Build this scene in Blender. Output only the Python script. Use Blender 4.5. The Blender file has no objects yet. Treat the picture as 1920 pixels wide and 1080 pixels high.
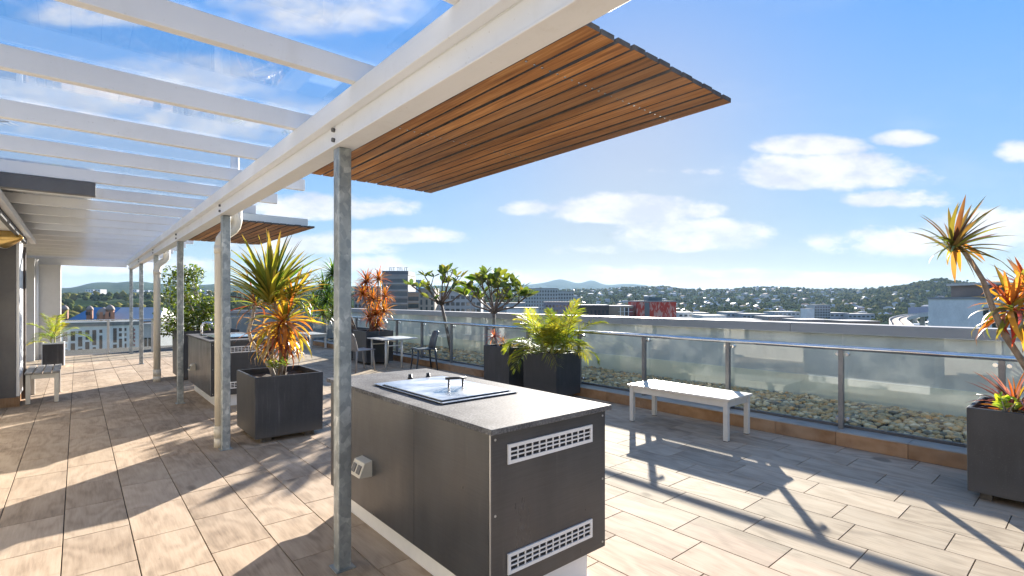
import bpy, bmesh, math, random
import numpy as np
from mathutils import Vector, Matrix, noise
random.seed(7); np.random.seed(7)
SC = bpy.context.scene
COL = SC.collection
R = math.radians

# ------------------------------------------------------------------ camera
F, CX, HV, EYE = 955.0, 960.0, 562.0, 1.5          # focal length in photo pixels, principal column, horizon row, eye height
FWD = Vector((0.649, 0.761, 0)).normalized(); RGT = Vector((FWD.y, -FWD.x, 0))
cam = bpy.data.cameras.new('camera'); camo = bpy.data.objects.new('camera', cam); COL.objects.link(camo)
camo.location = (0, 0, EYE); camo.rotation_euler = (R(90), 0, math.atan2(FWD.y, FWD.x) - R(90))
cam.sensor_width = 36; cam.lens = 36 * F / 1920; cam.shift_y = (HV - 540) / 1920
cam.clip_start = 0.05; cam.clip_end = 40000
SC.camera = camo

# ------------------------------------------------------------------ sun, sky, exposure
SUN_U, SUN_V = 1183.0, 262.0
sdir = (FWD * F + RGT * (SUN_U - CX) + Vector((0, 0, HV - SUN_V))).normalized()
sl = bpy.data.lights.new('sun', 'SUN'); sl.energy = 2.95; sl.angle = R(0.55); sl.color = (1.0, 0.925, 0.825)
so = bpy.data.objects.new('sun', sl); COL.objects.link(so)
so.rotation_euler = sdir.to_track_quat('Z', 'Y').to_euler(); so.location = (20, 20, 30)
SC.view_settings.view_transform = 'Standard'; SC.view_settings.look = 'None'
SC.view_settings.gamma = 1; SC.view_settings.use_curve_mapping = False
SC.view_settings.exposure = 2.69
SC.render.engine = 'CYCLES'
cy = SC.cycles
cy.max_bounces = 8; cy.diffuse_bounces = 4; cy.glossy_bounces = 4; cy.transmission_bounces = 4
cy.transparent_max_bounces = 24; cy.volume_bounces = 0
cy.caustics_reflective = False; cy.caustics_refractive = False
cy.use_denoising = True; cy.sample_clamp_indirect = 6.0

W = bpy.data.worlds.new('World'); SC.world = W; W.use_nodes = True
class NT:
    def __init__(s, tree):
        s.t = tree; s.n = tree.nodes; s.l = tree.links
    def new(s, typ, **kw):
        n = s.n.new(typ)
        for k, v in kw.items():
            if hasattr(n, k): setattr(n, k, v)
        return n
    def put(s, sock, v):
        if isinstance(v, bpy.types.NodeSocket): s.l.new(v, sock)
        elif v is not None: sock.default_value = v
    def math(s, op, a, b=None, c=None, clamp=False):
        n = s.n.new('ShaderNodeMath'); n.operation = op; n.use_clamp = clamp
        s.put(n.inputs[0], a); s.put(n.inputs[1], b); s.put(n.inputs[2], c); return n.outputs[0]
    def vmath(s, op, a, b=None):
        n = s.n.new('ShaderNodeVectorMath'); n.operation = op
        s.put(n.inputs[0], a); s.put(n.inputs[1], b)
        return n.outputs['Value'] if op in ('DOT_PRODUCT', 'LENGTH') else n.outputs[0]
    def mix(s, f, a, b, blend='MIX'):
        n = s.n.new('ShaderNodeMix'); n.data_type = 'RGBA'; n.blend_type = blend
        s.put(n.inputs[0], f); s.put(n.inputs[6], a); s.put(n.inputs[7], b); return n.outputs[2]
    def comb(s, x, y, z):
        n = s.n.new('ShaderNodeCombineXYZ'); s.put(n.inputs[0], x); s.put(n.inputs[1], y); s.put(n.inputs[2], z); return n.outputs[0]
    def noise(s, vec, scale, detail=3, rough=.5, w=None, dist=0.0):
        n = s.n.new('ShaderNodeTexNoise')
        if w is not None: n.noise_dimensions = '4D'; s.put(n.inputs['W'], w)
        s.put(n.inputs['Vector'], vec); n.inputs['Scale'].default_value = scale
        n.inputs['Detail'].default_value = detail; n.inputs['Roughness'].default_value = rough
        n.inputs['Distortion'].default_value = dist
        return n.outputs['Fac']
    def ramp(s, f, stops):
        n = s.n.new('ShaderNodeValToRGB'); s.put(n.inputs[0], f); e = n.color_ramp.elements
        while len(e) < len(stops): e.new(.5)
        for k, (p, c) in enumerate(stops):
            e[k].position = p; e[k].color = (c, c, c, 1) if isinstance(c, (int, float)) else (*c, 1)
        return n.outputs[0]
    def smooth(s, v, a, b):
        n = s.n.new('ShaderNodeMapRange'); n.interpolation_type = 'SMOOTHSTEP'
        s.put(n.inputs[0], v); n.inputs[1].default_value = a; n.inputs[2].default_value = b; return n.outputs[0]

def build_sky():
    t = NT(W.node_tree); t.n.clear()
    out = t.new('ShaderNodeOutputWorld'); bg = t.new('ShaderNodeBackground'); t.l.new(bg.outputs[0], out.inputs[0])
    sky = t.new('ShaderNodeTexSky'); sky.sky_type = 'NISHITA'; sky.sun_disc = False
    sky.sun_elevation = math.asin(sdir.z); sky.sun_rotation = math.atan2(sdir.x, sdir.y)
    sky.altitude = 40; sky.air_density = 1.0; sky.dust_density = 0.22; sky.ozone_density = 3.0
    d = t.new('ShaderNodeTexCoord').outputs['Generated']
    f = t.vmath('DOT_PRODUCT', d, tuple(FWD)); r = t.vmath('DOT_PRODUCT', d, tuple(RGT))
    sep = t.new('ShaderNodeSeparateXYZ'); t.l.new(d, sep.inputs[0]); z = sep.outputs[2]
    fs = t.math('MAXIMUM', f, 0.05)
    px = t.math('DIVIDE', r, fs); py = t.math('DIVIDE', z, fs)
    base = t.comb(px, t.math('MULTIPLY', py, 2.0), 0)
    n1 = t.math('SUBTRACT', t.noise(base, 7.0, 6, .58), .5)
    n2 = t.math('SUBTRACT', t.noise(base, 3.0, 4, .5), .5)
    n3 = t.math('SUBTRACT', t.noise(base, 19.0, 6, .62, None, .4), .5)
    # the clouds that stand in the sky: direction (as slopes), half sizes, density
    clouds = [(1530, 276, 95, 24, 1.0), (1560, 328, 180, 40, 1.0), (1690, 263, 55, 17, .75), (1690, 376, 90, 19, .8),
              (1185, 398, 165, 32, 1.25), (1300, 446, 140, 38, 1.3), (990, 394, 45, 15, .7), (1110, 470, 60, 12, .5),
              (1690, 462, 160, 32, .85), (1870, 440, 120, 42, 1.05), (1905, 290, 42, 24, .8), (1300, 322, 60, 12, .4),
              (1180, 516, 140, 18, .95), (1540, 526, 200, 14, 1.0), (1400, 515, 110, 10, .6), (960, 525, 130, 16, .5),
              (600, 392, 150, 28, .95), (770, 446, 115, 19, .9), (560, 465, 160, 20, .6), (640, 500, 120, 18, .45),
              (350, 165, 130, 50, .36), (120, 190, 170, 60, .34), (430, 235, 170, 40, .26), (610, 25, 150, 50, .36),
              (180, 500, 200, 18, .5), (200, 30, 120, 30, .35), (-250, 250, 200, 60, .7), (2200, 350, 200, 50, .8)]
    acc = None
    for (u, v, hw, hh, k) in clouds:
        cx, cyy = (u - CX) / F, (HV - v) / F
        dx = t.math('MULTIPLY', t.math('SUBTRACT', px, cx), F / hw)
        dy = t.math('MULTIPLY', t.math('SUBTRACT', py, cyy), F / hh)
        dyb = t.math('MULTIPLY', t.math('MINIMUM', dy, 0.0), 0.55)       # flatter underside
        dy2 = t.math('ADD', dy, dyb)
        q = t.math('ADD', t.math('MULTIPLY', dx, dx), t.math('MULTIPLY', dy2, dy2))
        m = t.math('MULTIPLY', t.math('SUBTRACT', 1.15, q), k)
        acc = m if acc is None else t.math('MAXIMUM', acc, m)
    amp = t.math('SUBTRACT', 1.0, t.math('MULTIPLY', t.smooth(py, .22, .42), .62))
    body = t.math('ADD', t.math('MAXIMUM', acc, -1.2), t.math('MULTIPLY', amp, t.math('ADD', t.math('MULTIPLY', n3, 2.0), t.math('ADD', t.math('MULTIPLY', n1, 3.4), t.math('MULTIPLY', n2, 1.4)))))
    mask_front = t.math('MULTIPLY', t.smooth(body, -.42, .72), t.smooth(f, .08, .25))
    # unseen clouds behind and overhead, made denser to brighten the shade
    zz = t.math('ADD', t.math('MAXIMUM', z, 0.0), .12)
    pv = t.comb(t.math('DIVIDE', sep.outputs[0], zz), t.math('DIVIDE', sep.outputs[1], zz), 0)
    nb = t.noise(pv, 1.3, 7, .6)
    mask_back = t.math('MULTIPLY', t.smooth(nb, .43, .62), t.math('SUBTRACT', 1.0, t.smooth(f, .0, .3)))
    mask_back = t.math('MULTIPLY', mask_back, .8)
    wisp = t.math('MULTIPLY', t.smooth(t.noise(t.comb(px, t.math('MULTIPLY', py, 3.2), 3.0), 2.2, 7, .62), .5, .8), .14)
    mask = t.math('MAXIMUM', t.math('MAXIMUM', mask_front, mask_back), wisp)
    mask = t.math('MULTIPLY', mask, t.smooth(z, -.01, .03), clamp=True)
    lum = t.vmath('DOT_PRODUCT', sky.outputs[0], (.25, .6, .15))
    soft = t.math('DIVIDE', 1.0, t.math('ADD', 1.0, t.math('DIVIDE', lum, 1.05)))
    skyc = t.vmath('MULTIPLY', t.vmath('MULTIPLY', sky.outputs[0], (.93, .955, 1.03)), t.comb(soft, soft, soft))      # the photograph's tone curve on the bright part of the sky
    hs = t.new('ShaderNodeHueSaturation'); t.put(hs.inputs['Saturation'], t.math('ADD', SKY_SAT, t.math('MULTIPLY', t.smooth(z, .12, .55), .16))); hs.inputs['Value'].default_value = 1.0
    t.l.new(skyc, hs.inputs['Color'])
    # body of a cloud: white, a little lavender grey where it is thick underneath
    shade = t.smooth(t.noise(t.vmath('ADD', base, (0.0, 0.05, 0.0)), 9.0, 6, .6), .34, .62)
    cc = t.mix(shade, (*[CLOUD * c for c in (.70, .745, .85)], 1), (*[CLOUD * c for c in (1.0, .99, .985)], 1))
    col = t.mix(t.math('MULTIPLY', mask, .93), hs.outputs[0], cc)
    t.l.new(col, bg.inputs[0]); bg.inputs[1].default_value = SKY_STRENGTH
SKY_SAT, CLOUD, SKY_STRENGTH = 1.10, 1.44, 0.110
build_sky()

# ------------------------------------------------------------------ helpers
def PX(u, d):                                   # ground point seen in photo column u at depth d
    p = FWD * d + RGT * ((u - CX) / F * d); return p.x, p.y
def PW(u, v, d):                                # world point for photo pixel and depth
    x, y = PX(u, d); return Vector((x, y, EYE - (v - HV) / F * d))
def PXL(u, v, X):                               # pixel on the plane x = X
    r = (u - CX) / F; d = X / (RGT.x * r + FWD.x); return PW(u, v, d)

class MB:
    def __init__(s): s.v = []; s.f = []; s.m = []; s.sm = []
    def add(s, vs, fs, mi=0, smooth=False):
        o = len(s.v); s.v += [tuple(p) for p in vs]
        for f in fs: s.f.append(tuple(i + o for i in f)); s.m.append(mi); s.sm.append(smooth)
    def box(s, x0, x1, y0, y1, z0, z1, mi=0):
        s.add([(x0, y0, z0), (x1, y0, z0), (x1, y1, z0), (x0, y1, z0), (x0, y0, z1), (x1, y0, z1), (x1, y1, z1), (x0, y1, z1)],
              [(0, 3, 2, 1), (4, 5, 6, 7), (0, 1, 5, 4), (1, 2, 6, 5), (2, 3, 7, 6), (3, 0, 4, 7)], mi)
    def obox(s, c, ax, ay, az, mi=0):           # oriented box: centre and three half axes
        c, ax, ay, az = map(Vector, (c, ax, ay, az))
        vs = [c + ax * i + ay * j + az * k for k in (-1, 1) for (i, j) in ((-1, -1), (1, -1), (1, 1), (-1, 1))]
        s.add(vs, [(0, 3, 2, 1), (4, 5, 6, 7), (0, 1, 5, 4), (1, 2, 6, 5), (2, 3, 7, 6), (3, 0, 4, 7)], mi)
    def tube(s, path, rad, n=10, mi=0, cap=True, smooth=True):
        path = [Vector(p) for p in path]; k = len(path)
        rr = rad if isinstance(rad, (list, tuple)) else [rad] * k
        up = Vector((0.123, 0.31, 0.94)); vs = []; prev = None
        for i, p in enumerate(path):
            tg = (path[min(i + 1, k - 1)] - path[max(i - 1, 0)]).normalized()
            if prev is None:
                a = tg.cross(up)
                if a.length < .2: a = tg.cross(Vector((1, 0, 0)))
                a.normalize()
            else:
                a = prev - tg * prev.dot(tg); a.normalize()
            prev = a; b = tg.cross(a)
            for j in range(n):
                an = 2 * math.pi * j / n; vs.append(p + (a * math.cos(an) + b * math.sin(an)) * rr[i])
        fs = [(i * n + j, i * n + (j + 1) % n, (i + 1) * n + (j + 1) % n, (i + 1) * n + j) for i in range(k - 1) for j in range(n)]
        s.add(vs, fs, mi, smooth)
        if cap:
            o = len(s.v) - k * n
            s.f.append(tuple(o + j for j in reversed(range(n)))); s.m.append(mi); s.sm.append(False)
            s.f.append(tuple(o + (k - 1) * n + j for j in range(n))); s.m.append(mi); s.sm.append(False)
    def mesh(s, name, mats):
        me = bpy.data.meshes.new(name); me.from_pydata(s.v, [], s.f)
        for m in (mats if isinstance(mats, (list, tuple)) else [mats]): me.materials.append(m)
        me.polygons.foreach_set('material_index', s.m); me.polygons.foreach_set('use_smooth', s.sm); me.update()
        return me
    def build(s, name, mats, parent=None, bevel=0, loc=None):
        return link(name, s.mesh(name, mats), parent, bevel, loc)

def link(name, me, parent=None, bevel=0, loc=None):
    o = bpy.data.objects.new(name, me); COL.objects.link(o)
    if parent is not None: o.parent = parent
    if loc is not None: o.location = loc
    if bevel:
        b = o.modifiers.new('bevel', 'BEVEL'); b.width = bevel; b.segments = 2; b.limit_method = 'ANGLE'; b.angle_limit = R(50)
    return o
def tag(o, label, cat, group=None):
    o['label'] = label; o['category'] = cat
    if group: o['group'] = group
    return o
def thing(name, label, cat, loc=(0, 0, 0), group=None, rz=0.0):
    o = bpy.data.objects.new(name, None); COL.objects.link(o); o.location = loc; o.rotation_euler = (0, 0, rz)
    o.empty_display_size = .1
    return tag(o, label, cat, group)
def structure(o): o['kind'] = 'structure'; return o
def stuff(o): o['kind'] = 'stuff'; return o
def copy_tree(o, parent=None):
    c = o.copy(); COL.objects.link(c); c.parent = parent
    for ch in list(o.children): copy_tree(ch, c)
    return c
def boxpart(name, m, parent, x0, x1, y0, y1, z0, z1, bevel=0.0):
    b = MB(); b.box(x0, x1, y0, y1, z0, z1); return b.build(name, m, parent, bevel)

# ------------------------------------------------------------------ materials
MATS = {}
def newmat(name):
    m = bpy.data.materials.new(name); m.use_nodes = True; t = NT(m.node_tree); t.n.clear()
    out = t.new('ShaderNodeOutputMaterial'); MATS[name] = m; return m, t, out
def prin(t, out, col, rough=.5, metal=0.0, spec=.5, coat=0.0, bump=None, bstr=.2, bdist=.01):
    p = t.new('ShaderNodeBsdfPrincipled')
    t.put(p.inputs['Base Color'], (*col, 1) if isinstance(col, tuple) and len(col) == 3 else col)
    t.put(p.inputs['Roughness'], rough); t.put(p.inputs['Metallic'], metal); t.put(p.inputs['Specular IOR Level'], spec)
    p.inputs['Coat Weight'].default_value = coat; p.inputs['Coat Roughness'].default_value = .1
    if bump is not None:
        b = t.new('ShaderNodeBump'); b.inputs['Strength'].default_value = bstr; b.inputs['Distance'].default_value = bdist
        t.put(b.inputs['Height'], bump); t.l.new(b.outputs[0], p.inputs['Normal'])
    t.l.new(p.outputs[0], out.inputs[0]); return p
def pos(t): return t.new('ShaderNodeNewGeometry').outputs['Position']
def objc(t): return t.new('ShaderNodeTexCoord').outputs['Object']
def rnd(t):                                     # one random number per piece, whether it is an object or an island of a joined mesh
    a = t.new('ShaderNodeObjectInfo').outputs['Random']; b = t.new('ShaderNodeNewGeometry').outputs['Random Per Island']
    return t.math('FRACT', t.math('ADD', a, t.math('MULTIPLY', b, 7.31)))
def c3(*c): return (*c, 1)
def mottled(name, c0, c1, scale=4, rough=.5, metal=0.0, detail=5, bump=.1, spec=.5, coat=0.0, stretch=(1, 1, 1), r1=None):
    m, t, out = newmat(name)
    v = t.vmath('MULTIPLY', pos(t), stretch)
    n = t.noise(v, scale, detail, .6)
    fine = t.noise(v, scale * 9, 3, .6)
    f = t.smooth(t.math('ADD', t.math('MULTIPLY', n, .75), t.math('MULTIPLY', fine, .25)), .33, .67)
    rr = rough if r1 is None else t.math('ADD', rough, t.math('MULTIPLY', f, r1 - rough))
    prin(t, out, t.mix(f, c3(*c0), c3(*c1)), rr, metal, spec, coat, fine if bump else None, bump, .004)
    return m

white_paint = mottled('white_paint', (.75, .755, .765), (.82, .825, .83), 2.5, .42, bump=.05)
def grimy(name, c0, c1, scale, dirt, k, stretch):
    m, t, out = newmat(name)
    v = t.vmath('MULTIPLY', pos(t), stretch)
    n = t.noise(v, scale, 5, .6); fine = t.noise(pos(t), 30, 4, .6)
    g = t.math('MULTIPLY', t.smooth(t.noise(t.vmath('MULTIPLY', pos(t), (1.4, 1.4, .5)), 3.2, 7, .7, None, .5), .50, .74), k)
    spk = t.math('MULTIPLY', t.smooth(t.noise(pos(t), 55, 2, .5), .70, .76), .45)
    col = t.mix(t.smooth(n, .35, .65), c3(*c0), c3(*c1)); col = t.mix(t.math('MAXIMUM', g, spk), col, c3(*dirt))
    prin(t, out, col, t.math('ADD', .36, t.math('MULTIPLY', n, .2)), 0, .45, 0, fine, .06, .003); return m
beam_paint = grimy('beam_paint', (.74, .75, .76), (.81, .815, .825), 1.6, (.52, .50, .46), .22, (1, .35, 1))
parapet_paint = grimy('parapet_paint', (.56, .575, .53), (.63, .64, .60), .8, (.36, .37, .33), .4, (1, .4, 1))
light_band_paint = grimy('light_band_paint', (.78, .75, .54), (.84, .81, .62), 1.1, (.50, .46, .33), .35, (1, .4, 1))  # cream tone paints in reflected sunlight low on the parapet
rafter_paint = grimy('rafter_paint', (.75, .755, .765), (.82, .825, .83), 2.2, (.54, .52, .48), .20, (.35, 1, 1))
cream_paint = mottled('cream_paint', (.60, .56, .47), (.66, .62, .53), 2.0, .6, bump=.08)
render_grey = mottled('render_grey', (.30, .30, .29), (.36, .36, .345), 1.2, .8, bump=.25)
cap_grey = mottled('cap_grey', (.35, .335, .32), (.43, .41, .39), 1.5, .55, bump=.12, stretch=(1, .4, 1))

dark_grey = mottled('dark_grey', (.085, .085, .09), (.11, .11, .115), 3, .5, bump=.08)
pier_grey = mottled('pier_grey', (.10, .095, .10), (.125, .12, .12), 3, .55, bump=.1)
pipe_cream = mottled('pipe_cream', (.66, .60, .49), (.72, .66, .55), 3, .38, bump=.03)
alu = mottled('alu', (.42, .43, .44), (.50, .51, .52), 6, .38, .75, bump=.02)
steel = mottled('steel', (.60, .61, .62), (.70, .71, .72), 8, .2, 1.0, bump=.02)
brushed = mottled('brushed_steel', (.56, .565, .57), (.68, .685, .69), 5, .26, 1.0, bump=.03, r1=.42)
chrome = mottled('chrome', (.75, .75, .76), (.8, .8, .81), 8, .08, 1.0, bump=0)
black_plastic = mottled('black_plastic', (.02, .02, .02), (.03, .03, .03), 6, .35, bump=.05)
dark_void = mottled('dark_void', (.012, .012, .014), (.02, .02, .022), 6, .8, bump=0)
vent_white = mottled('vent_white', (.70, .70, .70), (.77, .77, .77), 6, .4, bump=.03)
soil = mottled('soil', (.035, .024, .016), (.09, .065, .045), 22, .95, bump=.8)
brass = mottled('brass', (.55, .36, .12), (.66, .45, .18), 5, .3, .8, bump=.05)
bench_metal = mottled('bench_metal', (.60, .57, .51), (.68, .65, .59), 4, .4, bump=.03)
bench_slat = mottled('bench_slat', (.58, .53, .45), (.70, .65, .57), 6, .35, bump=.1, stretch=(3, .4, 3))
grey_slat = mottled('grey_slat', (.20, .19, .18), (.29, .28, .265), 7, .6, bump=.3, stretch=(3, .4, 3))
taupe_resin = mottled('taupe_resin', (.27, .245, .22), (.31, .285, .26), 5, .4, bump=.05)
char_resin = mottled('char_resin', (.055, .065, .075), (.07, .08, .09), 5, .38, bump=.05)
laminate_white = mottled('laminate_white', (.68, .66, .62), (.76, .74, .70), 4, .3, bump=.03)
concrete = mottled('concrete', (.33, .31, .29), (.43, .41, .38), .8, .85, bump=.3)
grout = mottled('grout', (.016, .014, .012), (.035, .03, .026), 14, .9, bump=.2)

def mk_galv():
    m, t, out = newmat('galvanised')
    v = t.new('ShaderNodeTexVoronoi'); v.inputs['Scale'].default_value = 34; t.put(v.inputs['Vector'], t.vmath('MULTIPLY', pos(t), (1, 1, .75)))
    big = t.noise(pos(t), 9, 4, .6)
    s = t.new('ShaderNodeSeparateColor'); t.l.new(v.outputs['Color'], s.inputs[0])
    f = t.math('ADD', t.math('MULTIPLY', s.outputs[0], .55), t.math('MULTIPLY', t.smooth(big, .35, .65), .45))
    prin(t, out, t.ramp(f, [(0, (.22, .25, .26)), (.55, (.34, .37, .38)), (.8, (.44, .47, .47)), (1, (.62, .64, .63))]), t.math('ADD', .36, t.math('MULTIPLY', f, .15)), .55, .5, 0, f, .08, .003)
    return m
galv = mk_galv()

def mk_wood_tile(name, dark, mid, light, rough=.42):
    m, t, out = newmat(name)
    r = rnd(t)
    p = t.vmath('MULTIPLY', pos(t), (1.0, .38, 1.0))
    w = t.math('MULTIPLY', r, 83.0)
    warp = t.noise(p, 1.9, 3, .5, w)
    ring = t.math('SINE', t.math('MULTIPLY', warp, 75.0))
    grain = t.noise(t.vmath('MULTIPLY', pos(t), (14.0, 1.2, 1.0)), 5.0, 5, .65, w)
    blot = t.noise(t.vmath('MULTIPLY', pos(t), (1.0, .45, 1.0)), 2.6, 5, .6, w)
    knot = t.smooth(t.noise(t.vmath('MULTIPLY', pos(t), (1.0, .65, 1.0)), 5.0, 1, .4, t.math('ADD', w, 11.0)), .70, .80)
    f = t.math('ADD', t.math('ADD', t.math('MULTIPLY', ring, .055), t.math('MULTIPLY', grain, .42)), t.math('MULTIPLY', blot, .58))
    col = t.ramp(f, [(.29, dark), (.50, mid), (.71, light)])
    tone = t.math('ADD', .86, t.math('MULTIPLY', t.math('FRACT', t.math('MULTIPLY', r, 13.7)), .24))
    col = t.mix(1.0, col, t.comb(tone, tone, t.math('MULTIPLY', tone, .99)), 'MULTIPLY')
    col = t.mix(t.math('MULTIPLY', knot, .6), col, c3(dark[0] * .5, dark[1] * .5, dark[2] * .5))
    # worn, dusty walking marks
    dust = t.smooth(t.noise(pos(t), 1.1, 6, .65), .42, .66)
    col = t.mix(t.math('MULTIPLY', dust, .20), col, c3(.54, .46, .36))
    stain = t.smooth(t.noise(pos(t), .7, 7, .7, None, .8), .56, .70)
    col = t.mix(t.math('MULTIPLY', stain, .38), col, c3(.15, .115, .085))
    spots = t.smooth(t.noise(pos(t), 24, 2, .5), .73, .78)
    col = t.mix(t.math('MULTIPLY', spots, .35), col, c3(.10, .08, .06))
    prin(t, out, col, t.math('ADD', rough, t.math('MULTIPLY', blot, .1)), 0, .10, 0, t.math('ADD', grain, t.math('MULTIPLY', ring, .15)), .14, .004)
    return m
wood_tile = mk_wood_tile('wood_tile', (.24, .180, .130), (.43, .330, .242), (.54, .43, .325), .75)
kerb_tile = mk_wood_tile('kerb_tile', (.17, .085, .04), (.34, .195, .105), (.46, .285, .165), .45)
kerb_top_tile = mk_wood_tile('kerb_top_tile', (.28, .25, .22), (.40, .37, .33), (.50, .47, .43), .35)  # greyer than the face: sky light on the top put into the colour

def mk_board():
    m, t, out = newmat('hardwood_board')
    r = rnd(t); w = t.math('MULTIPLY', r, 57.0)
    p = pos(t)
    g1 = t.noise(t.vmath('MULTIPLY', p, (30, 1.1, 16)), 2.6, 6, .68, w)
    g2 = t.noise(t.vmath('MULTIPLY', p, (3, .45, 3)), 3.0, 4, .6, w)
    weather = t.noise(t.vmath('MULTIPLY', p, (1.2, .8, 1)), 1.6, 4, .6)
    f = t.math('ADD', t.math('MULTIPLY', g1, .66), t.math('MULTIPLY', g2, .34))
    col = t.ramp(f, [(.34, (.07, .028, .011)), (.45, (.30, .125, .038)), (.56, (.46, .215, .070)), (.68, (.66, .40, .18))])
    tone = t.math('ADD', .50, t.math('MULTIPLY', t.math('FRACT', t.math('MULTIPLY', r, 9.7)), .8))
    col = t.mix(1.0, col, t.comb(tone, tone, tone), 'MULTIPLY')
    col = t.mix(t.math('MULTIPLY', t.smooth(weather, .46, .72), .35), col, c3(.30, .20, .13))
    prin(t, out, col, .55, 0, .35, 0, g1, .3, .004); return m
hardwood = mk_board()
board_end_gap_shade = mottled('board_end_gap_shade', (.045, .045, .05), (.09, .09, .095), 20, .8, bump=.2)

def mk_planter(name, c0, c1):
    m, t, out = newmat(name)
    p = pos(t)
    n = t.noise(t.vmath('MULTIPLY', p, (1, 1, .35)), 5.5, 6, .65)
    streak = t.noise(t.vmath('MULTIPLY', p, (14, 14, .5)), 2.0, 4, .6)
    sp = t.noise(p, 160, 2, .5)
    f = t.math('ADD', t.math('MULTIPLY', n, .85), t.math('MULTIPLY', streak, .15))
    col = t.mix(t.smooth(f, .36, .68), c3(*c0), c3(*c1))
    lime = t.math('MULTIPLY', t.smooth(streak, .56, .70), t.smooth(n, .42, .62))
    col = t.mix(t.math('MULTIPLY', lime, .22), col, c3(.26, .255, .245))
    low = t.new('ShaderNodeSeparateXYZ'); t.l.new(p, low.inputs[0])
    splash = t.math('MULTIPLY', t.math('SUBTRACT', 1.0, t.smooth(t.math('ADD', low.outputs[2], t.math('MULTIPLY', n, .25)), .12, .36)), .35)
    col = t.mix(splash, col, c3(.17, .15, .125))
    col = t.mix(t.math('MULTIPLY', t.smooth(sp, .62, .75), .35), col, c3(.16, .16, .165))
    prin(t, out, col, .52, 0, .5, 0, sp, .15, .002); return m
planter_mat = mk_planter('planter_black', (.026, .028, .033), (.044, .046, .052))

def mk_panel():
    m, t, out = newmat('charcoal_laminate')
    p = pos(t)
    g = t.noise(t.vmath('MULTIPLY', p, (1, 1, 40)), 6.0, 3, .6)
    b = t.noise(t.vmath('MULTIPLY', p, (2.5, 2.5, .8)), 2.0, 5, .6)
    f = t.math('ADD', t.math('MULTIPLY', g, .4), t.math('MULTIPLY', b, .6))
    smear = t.noise(t.vmath('MULTIPLY', p, (3, 3, 1)), 2.2, 5, .65)
    drip = t.math('MULTIPLY', t.smooth(t.noise(t.vmath('MULTIPLY', p, (9, 9, .6)), 2.0, 5, .65, None, .3), .56, .72), t.smooth(smear, .45, .7))
    base = t.mix(t.smooth(f, .35, .65), c3(.037, .0385, .043), c3(.058, .060, .065))
    prin(t, out, t.mix(t.math('MULTIPLY', drip, .35), base, c3(.20, .195, .185)), t.math('ADD', .14, t.math('MULTIPLY', smear, .42)), 0, .6, 0, g, .02, .002)
    return m
laminate = mk_panel()

def mk_counter():
    m, t, out = newmat('stone_counter')
    p = pos(t)
    a = t.noise(p, 90, 4, .6); b = t.noise(p, 5, 5, .6)
    f = t.math('ADD', t.math('MULTIPLY', a, .6), t.math('MULTIPLY', b, .4))
    prin(t, out, t.ramp(f, [(.36, (.05, .05, .053)), (.5, (.12, .12, .124)), (.64, (.23, .23, .23))]), t.math('ADD', .55, t.math('MULTIPLY', b, .25)), 0, .08, 0, a, .04, .002)
    return m
counter = mk_counter()

def mk_glass(name, tint, ior=1.5, dirt=.03):
    m, t, out = newmat(name)
    tr = t.new('ShaderNodeBsdfTransparent'); tr.inputs[0].default_value = c3(*tint)
    gl = t.new('ShaderNodeBsdfGlossy'); gl.inputs['Roughness'].default_value = 0.0; gl.inputs[0].default_value = c3(1, 1, 1)
    ge = t.new('ShaderNodeNewGeometry')
    c = t.math('ABSOLUTE', t.vmath('DOT_PRODUCT', ge.outputs['Incoming'], ge.outputs['Normal']))
    f0 = ((ior - 1) / (ior + 1)) ** 2
    fr = t.math('ADD', f0, t.math('MULTIPLY', t.math('POWER', t.math('SUBTRACT', 1.0, c), 5.0), 1 - f0))
    a = t.new('ShaderNodeMixShader'); t.put(a.inputs[0], fr); t.l.new(tr.outputs[0], a.inputs[1]); t.l.new(gl.outputs[0], a.inputs[2])
    dd = t.new('ShaderNodeBsdfDiffuse'); dd.inputs[0].default_value = c3(.62, .66, .62); dt = t.new('ShaderNodeBsdfTranslucent'); dt.inputs[0].default_value = c3(.62, .66, .62)
    df = t.new('ShaderNodeMixShader'); t.l.new(dd.outputs[0], df.inputs[1]); t.l.new(dt.outputs[0], df.inputs[2])
    n = t.noise(pos(t), 2.2, 6, .65); sp = t.noise(pos(t), 42, 2, .5)
    k = t.math('ADD', t.math('MULTIPLY', t.smooth(n, .4, .75), dirt), t.math('MULTIPLY', t.smooth(sp, .77, .82), .25 if dirt else 0.0))
    b = t.new('ShaderNodeMixShader'); t.put(b.inputs[0], k); t.l.new(a.outputs[0], b.inputs[1]); t.l.new(df.outputs[0], b.inputs[2])
    t.l.new(b.outputs[0], out.inputs[0]); return m
fence_glass = mk_glass('fence_glass', (.955, .98, .967), 1.5, .065)
far_glass = mk_glass('far_fence_glass', (.95, .975, .968), 1.5, .008)
roof_glass = mk_glass('roof_glass', (.985, .992, .996), 1.13, .012)

def mk_window():
    m, t, out = newmat('window_glass')
    n = t.noise(pos(t), .6, 2, .5)
    prin(t, out, t.mix(n, c3(.02, .025, .03), c3(.06, .07, .08)), .08, 0, .8); return m
window_mat = mk_window()

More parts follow.
